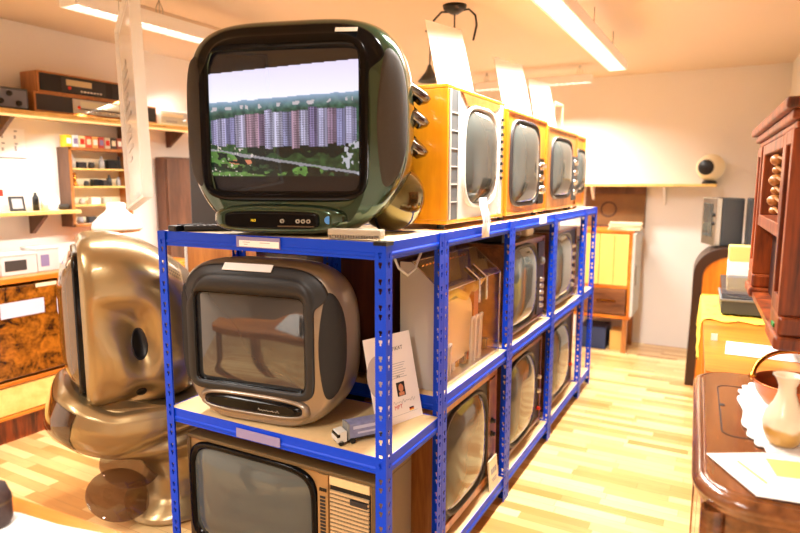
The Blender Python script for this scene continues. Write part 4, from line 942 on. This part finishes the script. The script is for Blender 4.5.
MB().tube([(.02, 0, -.03), (.07, .03, -.02), (.10, .05, -.05), (.105, .06, -.10), (.09, .05, -.18)], .006, 8).build('arm', m_black, t)
MB().tube([(-.02, 0, -.03), (-.07, -.02, -.03), (-.11, -.03, -.07), (-.12, -.03, -.11), (-.10, -.03, -.15)], .006, 8).build('arm', m_black, t)

# ------------------------------------------------------------------ back of the shop
t = thing('sideboard', 'light-wood cupboard with pale doors and a drawer against the back wall', 'cabinet', (-.95, 5.38, 0))
m = MB(); m.box(-.28, .26, 0, .40, 1.03, 1.06); m.box(-.28, -.25, 0, .40, .30, 1.03); m.box(.23, .26, 0, .40, .30, 1.03); m.box(-.25, .23, .38, .40, .3, 1.03); m.box(-.25, .23, 0, .4, .3, .33); m.box(-.25, .23, 0, .4, .56, .585); m.build('carcass', w_orangeh, t, .003)
for a, b in ((-.245, -.012), (-.008, .225)):
    d_ = MB().box(a, b, -.002, .015, .59, 1.025).build('door', mat('pale_reeded_door', srgb(244, 206, 110), .4, noise=.1, nscale=20), t, .003); MB().box((a+b)/2-.002, (a+b)/2+.002, -.004, -.002, .6, 1.015).build('groove', w_teak, d_)
d_ = MB().box(-.24, .22, -.004, .015, .34, .555).build('drawer', w_brown, t, .003); MB().box(-.02, .14, -.02, -.004, .45, .465).build('handle', m_brass, d_)
for a in (-.24, .22):
    for b in (.03, .37): MB().box(a-.02, a+.02, b-.02, b+.02, 0, .30).build('leg', w_teak, t)
d_ = MB().box(.262, .285, -.06, .36, .34, 1.04).build('open_door', m_lgrey, t, .003); MB().box(.285, .295, .0, .01, .6, .76).build('handle', m_steel, d_)
o = MB().box(-.12, .11, -.15, .15, 0, .19).build('storage_box', mat('dark_blue_card', srgb(46, 60, 96), .6), None, .004, loc=(-1.0, 5.6, .0005)); tag(o, 'dark blue box under the sideboard at the back wall', 'box')
o = MB().box(-.05, .05, -.1, .1, 0, .17).build('storage_box', mat('tan_card', srgb(214, 170, 90), .6), None, .004, loc=(-.81, 5.58, .0005)); tag(o, 'tan cardboard box under the right half of the sideboard', 'box')
t = thing('framed_picture', 'dark brown picture with a faint round motif leaning on the back wall above the sideboard', 'picture', (-.90, 5.765, 1.0605))
T_ = RX(-.1); MB().box(-.28, .24, 0, .02, 0, .375, 0, T_).build('frame', w_dkbrown, t, .003); MB().box(-.24, .235, -.004, 0, .02, .30, 0, T_).build('canvas', mat('brown_canvas', srgb(112, 76, 34), .7, noise=.3, nscale=9), t)
m = MB(); ring_frame(.06, .06, 2, .012, -.008, -.004, .16, -.07, mb=m); m.add([], []) ; o = m.build('motif', mat('dark_brown_paint', srgb(70, 42, 22), .7), t, rot=(-.1, 0, 0)); m = MB()
t = thing('paper_pile', 'pile of cream papers on the right end of the sideboard', 'paper', (-.78, 5.52, 1.0605), .1)
for i in range(5): MB().box(-.13, .13, -.09, .09, i*.012, i*.012+.011, 0, RZ(.06*((i*7) % 5-2))).build('sheet', m_cream, t)
t = thing('wall_shelf', 'narrow shelf on the back wall under the ball loudspeaker', 'shelf', (-.61, YB, 1.425))
MB().box(-.75, .50, -.20, 0, 0, .024).build('board', w_cream, t, .002)
for xx in (-.5, .10): m = MB(); m.prism([(0, 0), (-.16, 0), (-.16, -.012), (-.012, -.16), (0, -.16)], xx-.01, xx+.01, 'x'); m.build('bracket', m_white, t)
t = thing('ball_loudspeaker', 'cream ball-shaped loudspeaker with black face on the back wall shelf', 'loudspeaker', (-.165, 5.73, 1.4495), -.35)
MB().sphere((0, 0, .135), .11, 40).build('shell', m_cream, t); MB().lathe([(1e-4, .0), (.05, -.004), (.062, -.012), (.064, -.03)], 36, 0, TR(0, -.113, .135) @ RX(PI/2) ).build('speaker_grille', m_black, t); MB().lathe([(1e-4, 0), (.06, 0), (.055, .02), (.03, .035), (1e-4, .035)], 28).build('stand', m_black, t)

# ------------------------------------------------------------------ right-hand wall
RT = SK
def right(x, y): return (x, y)
# dark rounded console
t = thing('rounded_cabinet', 'tall cabinet with dark rounded frame and orange front, beyond the yellow cloth', 'cabinet', (.09, 4.76, 0), RT)
def half(o): # outer frame outline, left side rounded at the top
    pts = [(-.30+o, 0.0)]
    pts += [(-.30+o+.01*k/4, .5*k/4+.0) for k in range(1, 5)]
    pts += [(-.29+o+(.20)*(1-math.cos(a)), (.80)+(.21-o)*math.sin(a)) for a in np.linspace(0, PI/2, 10)]
    pts += [(.30-o, 1.01-o), (.30-o, 0)]
    return pts
a_, b_ = half(0), half(.06)
m = MB(); m.loft([[(x, y, z) for x, z in pl_] for pl_, y in ((a_, .42), (a_, 0), (b_, 0), (b_, .05))], 0, False, True, False); m.build('frame', mat('dark_brown_lacquer', srgb(56, 32, 18), .35), t, .004)
m = MB(); m.loft([[(x, y, z) for x, z in b_] for y in (.012, .05)], 0, False); m.build('front_panel', w_orange, t)
# portable sets on the console
t = thing('portable_television', 'grey portable television with silver face on the rounded cabinet', 'television', (-.135, 4.97, 1.0105), -PI/2+.38)
MB().box(-.12, .14, .04, .19, 0, .34).build('case', m_dgrey, t, .012); MB().box(-.12, .14, 0, .04, 0, .34).build('front_frame', m_steel, t, .006); MB().box(-.09, .08, -.004, 0, .06, .30).build('screen', m_glass, t, .002); knobs(t, ((.11, .22), (.11, .16)), .014, m_black, 0)
o = MB().box(-.09, .11, -.12, .12, 0, .34).build('loudspeaker', m_dgrey, None, .01, loc=(.20, 4.96, 1.0105), rot=(0, 0, RT)); tag(o, 'plain dark grey loudspeaker box right of the portable television', 'loudspeaker')
# long orange table
t = thing('long_table', 'long orange wooden table along the right wall behind the dresser', 'table', (.165, 3.08, 0), RT)
m = MB(); m.prism(rrect(.24, .82, .02), .785, .82); m.build('table_top', w_orangeh, t, .006); MB().box(-.21, .22, -.78, .78, .66, .785).build('apron', w_orange, t)
for a in (-.19, .19):
    for b in (-.76, .76): MB().box(a-.025, a+.025, b-.025, b+.025, 0, .66).build('leg', w_orange, t)
# yellow cloth
def cloth():
    vs = []; fs = []; nx, ny = 40, 34
    for j in range(ny):
        for i in range(nx):
            s_ = -.20+.56*i/(nx-1); y = -.02+.72*j/(ny-1)+.025*math.sin(i*.9)*(j == 0)
            x = s_-.20
            if s_ < -.0: # hanging part over the left edge
                k_ = -s_; vs.append((-.250-.012*abs(math.sin(y*16))*k_*5, y, .8255-k_-.04*math.sin(y*7)*k_*3))
            else: vs.append((-.243+s_*1.25, y, .8255+.002*math.sin(i*1.3)*math.sin(j*1.1)))
    for j in range(ny-1):
        for i in range(nx-1): a = j*nx+i; fs.append((a, a+1, a+nx+1, a+nx))
    m = MB(); m.add(vs, fs, 0, True); return m
mcl = bpy.data.materials.new('fruit_print_cloth'); mcl.use_nodes = True; nt = mcl.node_tree; b = nt.nodes['Principled BSDF']; b.inputs['Roughness'].default_value = .85
tc = nt.nodes.new('ShaderNodeTexCoord'); vo = nt.nodes.new('ShaderNodeTexVoronoi'); vo.inputs['Scale'].default_value = 22; nt.links.new(tc.outputs['Object'], vo.inputs['Vector'])
cr = nt.nodes.new('ShaderNodeValToRGB'); nt.links.new(vo.outputs['Distance'], cr.inputs['Fac']); cr.color_ramp.interpolation = 'CONSTANT'
cr.color_ramp.elements[0].color = srgb(206, 70, 30); cr.color_ramp.elements[1].position = .22; cr.color_ramp.elements[1].color = srgb(246, 204, 70); e = cr.color_ramp.elements.new(.17); e.color = srgb(110, 140, 40)
nt.links.new(cr.outputs['Color'], b.inputs['Base Color'])
o = cloth().build('tablecloth', mcl, None, loc=(.165, 3.14, 0), rot=(0, 0, RT), fix=False); o.modifiers.new('thick', 'SOLIDIFY').thickness = .0015; tag(o, 'yellow fruit-printed cloth draped over the edge of the long orange table', 'tablecloth')
# turntable
t = thing('record_player', 'grey record player with smoky lid on the yellow cloth', 'record player', (.130, 3.42, .828), RT)
MB().box(-.145, .20, -.17, .17, .006, .075).build('plinth', m_dgrey, t, .005); MB().box(-.15, .205, -.175, .175, .068, .08).build('deck', m_grey, t, .002)
MB().cyl((.0, 0, .08), (0, 0, .092), .125, 40).build('platter', m_black, t); MB().tube([(.15, .1, .08), (.15, .1, .11), (.14, .0, .112), (.09, -.08, .1)], .005, 8).build('tonearm', m_chrome, t)
m = MB(); m.prism([(-.17, .08), (-.17, .105), (.16, .15), (.17, .15), (.17, .08)], -.145, .20, 'x'); m.build('dust_cover', m_smoke, t, .006)
for a in (-.12, .17):
    for b in (-.15, .15): MB().cyl((a, b, 0), (a, b, .006), .015, 12).build('foot', m_black, t)
t = thing('cardboard_carton', 'tall white carton with a yellow pad on top, behind the record player', 'box', (.095, 3.76, .828), RT)
MB().box(-.085, .085, -.07, .07, 0, .21).build('carton', m_white, t, .003); MB().box(-.085, .085, -.07, .07, .21, .29).build('pad', mat('pale_yellow_card', srgb(240, 208, 120), .7), t, .003)
# papers on long table
o = MB().box(-.17, .20, -.105, .105, 0, .0015).build('paper_sheet', m_white, None, loc=(.19, 2.62, .8205), rot=(0, 0, RT-.06)); tag(o, 'white paper sheet lying flat on the long orange table', 'paper')
t = thing('price_card', 'tiny white card on the left edge of the orange table', 'card', (-.022, 2.72, .8205), RT)
MB().box(-.012, .012, 0, .003, 0, .028).build('card', m_white, t)
# dresser
t = thing('dresser', 'dark polished walnut dresser with rounded moulded top, right foreground', 'dresser', (.235, 1.735, 0), RT)
def slab(o, z0, z1, hw=.275, hh=.455, r=.10): return rrect(hw+o, hh+o, r+o, 8), z0, z1
rings = []
for o_, z in ((-.03, .795), (-.012, .80), (-.004, .808), (-.004, .818), (.004, .822), (.006, .834), (.002, .842), (-.010, .848), (-.014, .8485), (-.016, .846), (-.020, .846), (-.023, .85)):
    rings.append([(x, y, z) for x, y in rrect(.28+o_, .455+o_, .11+o_, 10)])
m = MB(); m.loft(rings, 0, True, True, True); m.build('top', w_dresser, t)
m = MB(); m.prism(rrect(.245, .41, .05, 6), .08, .797); m.build('carcass', w_dresser, t)
for s in (-1, 1): MB().cyl((-.245, s*.40, .08), (-.245, s*.40, .797), .022, 20).build('corner_column', w_dresser, t)
for a, b in ((-.37, -.01), (.01, .37)): d_ = MB().box(-.262, -.245, a, b, .12, .74).build('door', w_dresser, t, .006)
for s1 in (-.2, .2):
    for s2 in (-.36, .36): m = MB(); m.lathe([(1e-4, 0), (.03, 0), (.04, .03), (.03, .06), (.035, .08), (1e-4, .08)], 20, 0, TR(s1, s2, 0)); m.build('foot', w_dresser, t)
m = MB(); rr = [[(x, y, z) for x, y in rrect(.085+o_, .205+o_, .03+o_, 6, -.135, .08)] for o_, z in ((0, .8502), (.0, .8512), (.003, .8512), (.003, .8502))]
m.loft(rr, 0, False, False, False); m.build('inlay_line', m_ink, t); MB().cyl((-.215, .10, .850), (-.215, .10, .8515), .008, 16).build('keyhole', m_ink, t)
# doily
def doily():
    m = MB(); vs = [(0, 0, .001)]; n_ = 220; fs = []
    R_ = 6
    for r in range(1, R_+1):
        for i in range(n_):
            th = 2*PI*i/n_; c_, s_ = sgp(math.cos(th), .55), sgp(math.sin(th), .55)
            k_ = r/R_
            if r == R_: k_ = 1+.05*abs(math.sin(th*13))
            vs.append((.20*c_*k_, .30*s_*k_, .0012+.0016*abs(math.sin(i*.9+r))+(0 if r < R_ else .001)))
    for i in range(n_): fs.append((0, 1+i, 1+(i+1) % n_))
    for r in range(R_-1):
        for i in range(n_): a = 1+r*n_+i; b2 = 1+r*n_+(i+1) % n_; fs.append((a, a+n_, b2+n_, b2))
    m.add(vs, fs, 0, True); return m
o = doily().build('lace_doily', m_lace, None, loc=(.265, 1.80, .851), rot=(0, 0, RT), fix=False); tag(o, 'white crocheted lace doily spread on the dark dresser', 'doily'); o.modifiers.new('thick', 'SOLIDIFY').thickness = -.001
o = thing('printed_sheet', 'white leaflet with yellow panel lying on the front corner of the dresser', 'leaflet', (.125, 1.43, .8555), RT)
MB().add([(-.135, .03, 0), (-.05, -.135, 0), (.20, -.11, 0), (.20, .115, 0), (-.02, .09, 0)], [(0, 1, 2, 3, 4)]).build('sheet', m_white, o, fix=False).modifiers.new('thick', 'SOLIDIFY').thickness = .0008
MB().box(-.01, .075, -.025, .06, .0006, .0012, 0, RZ(.15)).build('yellow_print', mat('pale_yellow_ink', srgb(246, 214, 110), .6), o); MB().box(-.06, -.055, -.05, .05, .0006, .0012, 0, RZ(.5)).build('line_print', m_yel, o)
# vase
t = thing('ceramic_jug', 'cream and mustard glazed jug with handle on the lace doily', 'jug', (.142, 1.595, .8545)); t.scale = (.84, .84, .84)
pr = [(1e-4, 0), (.030, 0), (.040, .012), (.049, .035), (.053, .06), (.047, .09), (.030, .12), (.022, .145), (.021, .165), (.028, .185), (.036, .196), (.033, .196), (.024, .18), (.018, .16), (1e-4, .15)]
pj = bpy.data.materials.new('two_tone_glaze'); pj.use_nodes = True; nt = pj.node_tree; b = nt.nodes['Principled BSDF']; b.inputs['Roughness'].default_value = .3; b.inputs['Coat Weight'].default_value = .3
tc = nt.nodes.new('ShaderNodeTexCoord'); sp = nt.nodes.new('ShaderNodeSeparateXYZ'); nt.links.new(tc.outputs['Object'], sp.inputs[0]); nz = nt.nodes.new('ShaderNodeTexNoise'); nz.inputs['Scale'].default_value = 25; nt.links.new(tc.outputs['Object'], nz.inputs['Vector'])
ma = nt.nodes.new('ShaderNodeMath'); ma.operation = 'MULTIPLY_ADD'; ma.inputs[1].default_value = .03; nt.links.new(nz.outputs['Fac'], ma.inputs[0]); nt.links.new(sp.outputs['Z'], ma.inputs[2])
cr = nt.nodes.new('ShaderNodeValToRGB'); nt.links.new(ma.outputs[0], cr.inputs['Fac']); cr.color_ramp.elements[0].position = .062; cr.color_ramp.elements[0].color = srgb(196, 150, 74); cr.color_ramp.elements[1].position = .072; cr.color_ramp.elements[1].color = srgb(232, 214, 186)
nt.links.new(cr.outputs['Color'], b.inputs['Base Color'])
MB().lathe(pr, 40).build('body', pj, t); MB().tube([(.03, 0, .185), (.055, -.0, .18), (.072, 0, .15), (.07, 0, .115), (.048, 0, .088)], .006, 10).build('handle', pj, t)
# copper bowl
t = thing('copper_bowl', 'hammered copper bowl with brass swing handle on the doily', 'bowl', (.187, 1.845, .8545))
MB().lathe([(1e-4, 0), (.045, 0), (.075, .02), (.095, .05), (.103, .078), (.107, .08), (.100, .082), (.092, .055), (.07, .025), (1e-4, .012)], 44).build('bowl', m_copper, t)
MB().tube([(.103*math.cos(a), .085*math.sin(a), .082+.06*math.sin(a)) for a in np.linspace(.05, PI-.05, 24)], .006, 8).build('handle', m_brass, t)
for s in (-1, 1): MB().sphere((s*.104, 0, .083), .010, 14).build('handle_lug', m_brass, t)

# hanging wall cabinet
CX, CY, CZ = .118, 1.78, 1.03
t = thing('carved_wall_cabinet', 'carved mahogany wall cabinet with glazed columns hanging on the right wall', 'cabinet', (CX, CY, CZ), RT)
Dp = .36
m = MB(); m.box(.07, Dp, .02, 1.0, .0, .56); m.build('carcass', w_red, t, .003)
m = MB(); m.box(.0, Dp, -.005, .20, .0, .035); m.box(.008, Dp, .003, .19, .035, .085); m.build('base_block', w_red, t, .008)
m = MB(); m.box(.0, Dp, .82, 1.02, .0, .035); m.box(.008, Dp, .83, 1.01, .035, .085); m.build('base_block', w_red, t, .008)
m = MB()
for o_, z0, z1 in ((0, .555, .575), (.012, .575, .60), (.028, .60, .628)): m.box(.012-o_, Dp, .008-o_, 1.012+o_, z0, z1)
m.build('cornice', w_red, t, .006)
for y0, y1 in ((.02, .18), (.84, 1.0)):
    m = MB(); m.box(.008, .07, y0, y0+.035, .085, .555); m.box(.008, .07, y1-.035, y1, .085, .555); m.box(.008, .07, y0+.035, y1-.035, .085, .13); m.box(.008, .07, y0+.035, y1-.035, .52, .555); f_ = m.build('pilaster_frame', w_red, t, .003)
    m = MB(); m.box(.062, .068, y0+.035, y1-.035, .13, .52); m.build('glass_strip', m_blackgloss, f_)
    m = MB()
    for k_ in (.06, .10): m.cyl((.03, y0+k_, .13), (.03, y0+k_, .52), .010, 14)
    m.build('column', w_red, f_)
m = MB(); m.box(.012, .05, .19, .83, .27, .31); m.box(.012, .05, .19, .25, .31, .555); m.box(.012, .05, .77, .83, .31, .555); m.box(.012, .05, .25, .77, .52, .555); d_ = m.build('door', w_red, t, .003)
MB().box(.044, .048, .25, .77, .31, .52).build('door_glass', m_glassdk, d_)
m = MB()
for k_ in range(6): m.sphere((.030, .51, .335+.032*k_), .016+.008*(k_ % 2), 14, sz=.8); m.tube([(.034, .51-.10-.05*(k_ % 2), .33+.032*k_), (.028, .51, .345+.032*k_), (.034, .51+.10+.05*(k_ % 2), .33+.032*k_)], .005, 6)
m.build('carved_ornament', w_teak, d_)
m = MB(); m.box(.064, .0695, .19, .83, .0, .27); m.build('niche_back', m_ndark, t); MB().box(.012, .07, .19, .83, .0, .02).build('niche_floor', w_red, t)
MB().box(.004, .008, .07, .11, .045, .055).build('green_sticker', mat('green_paper', srgb(60, 140, 70), .5), t)
bpy.context.view_layer.update()
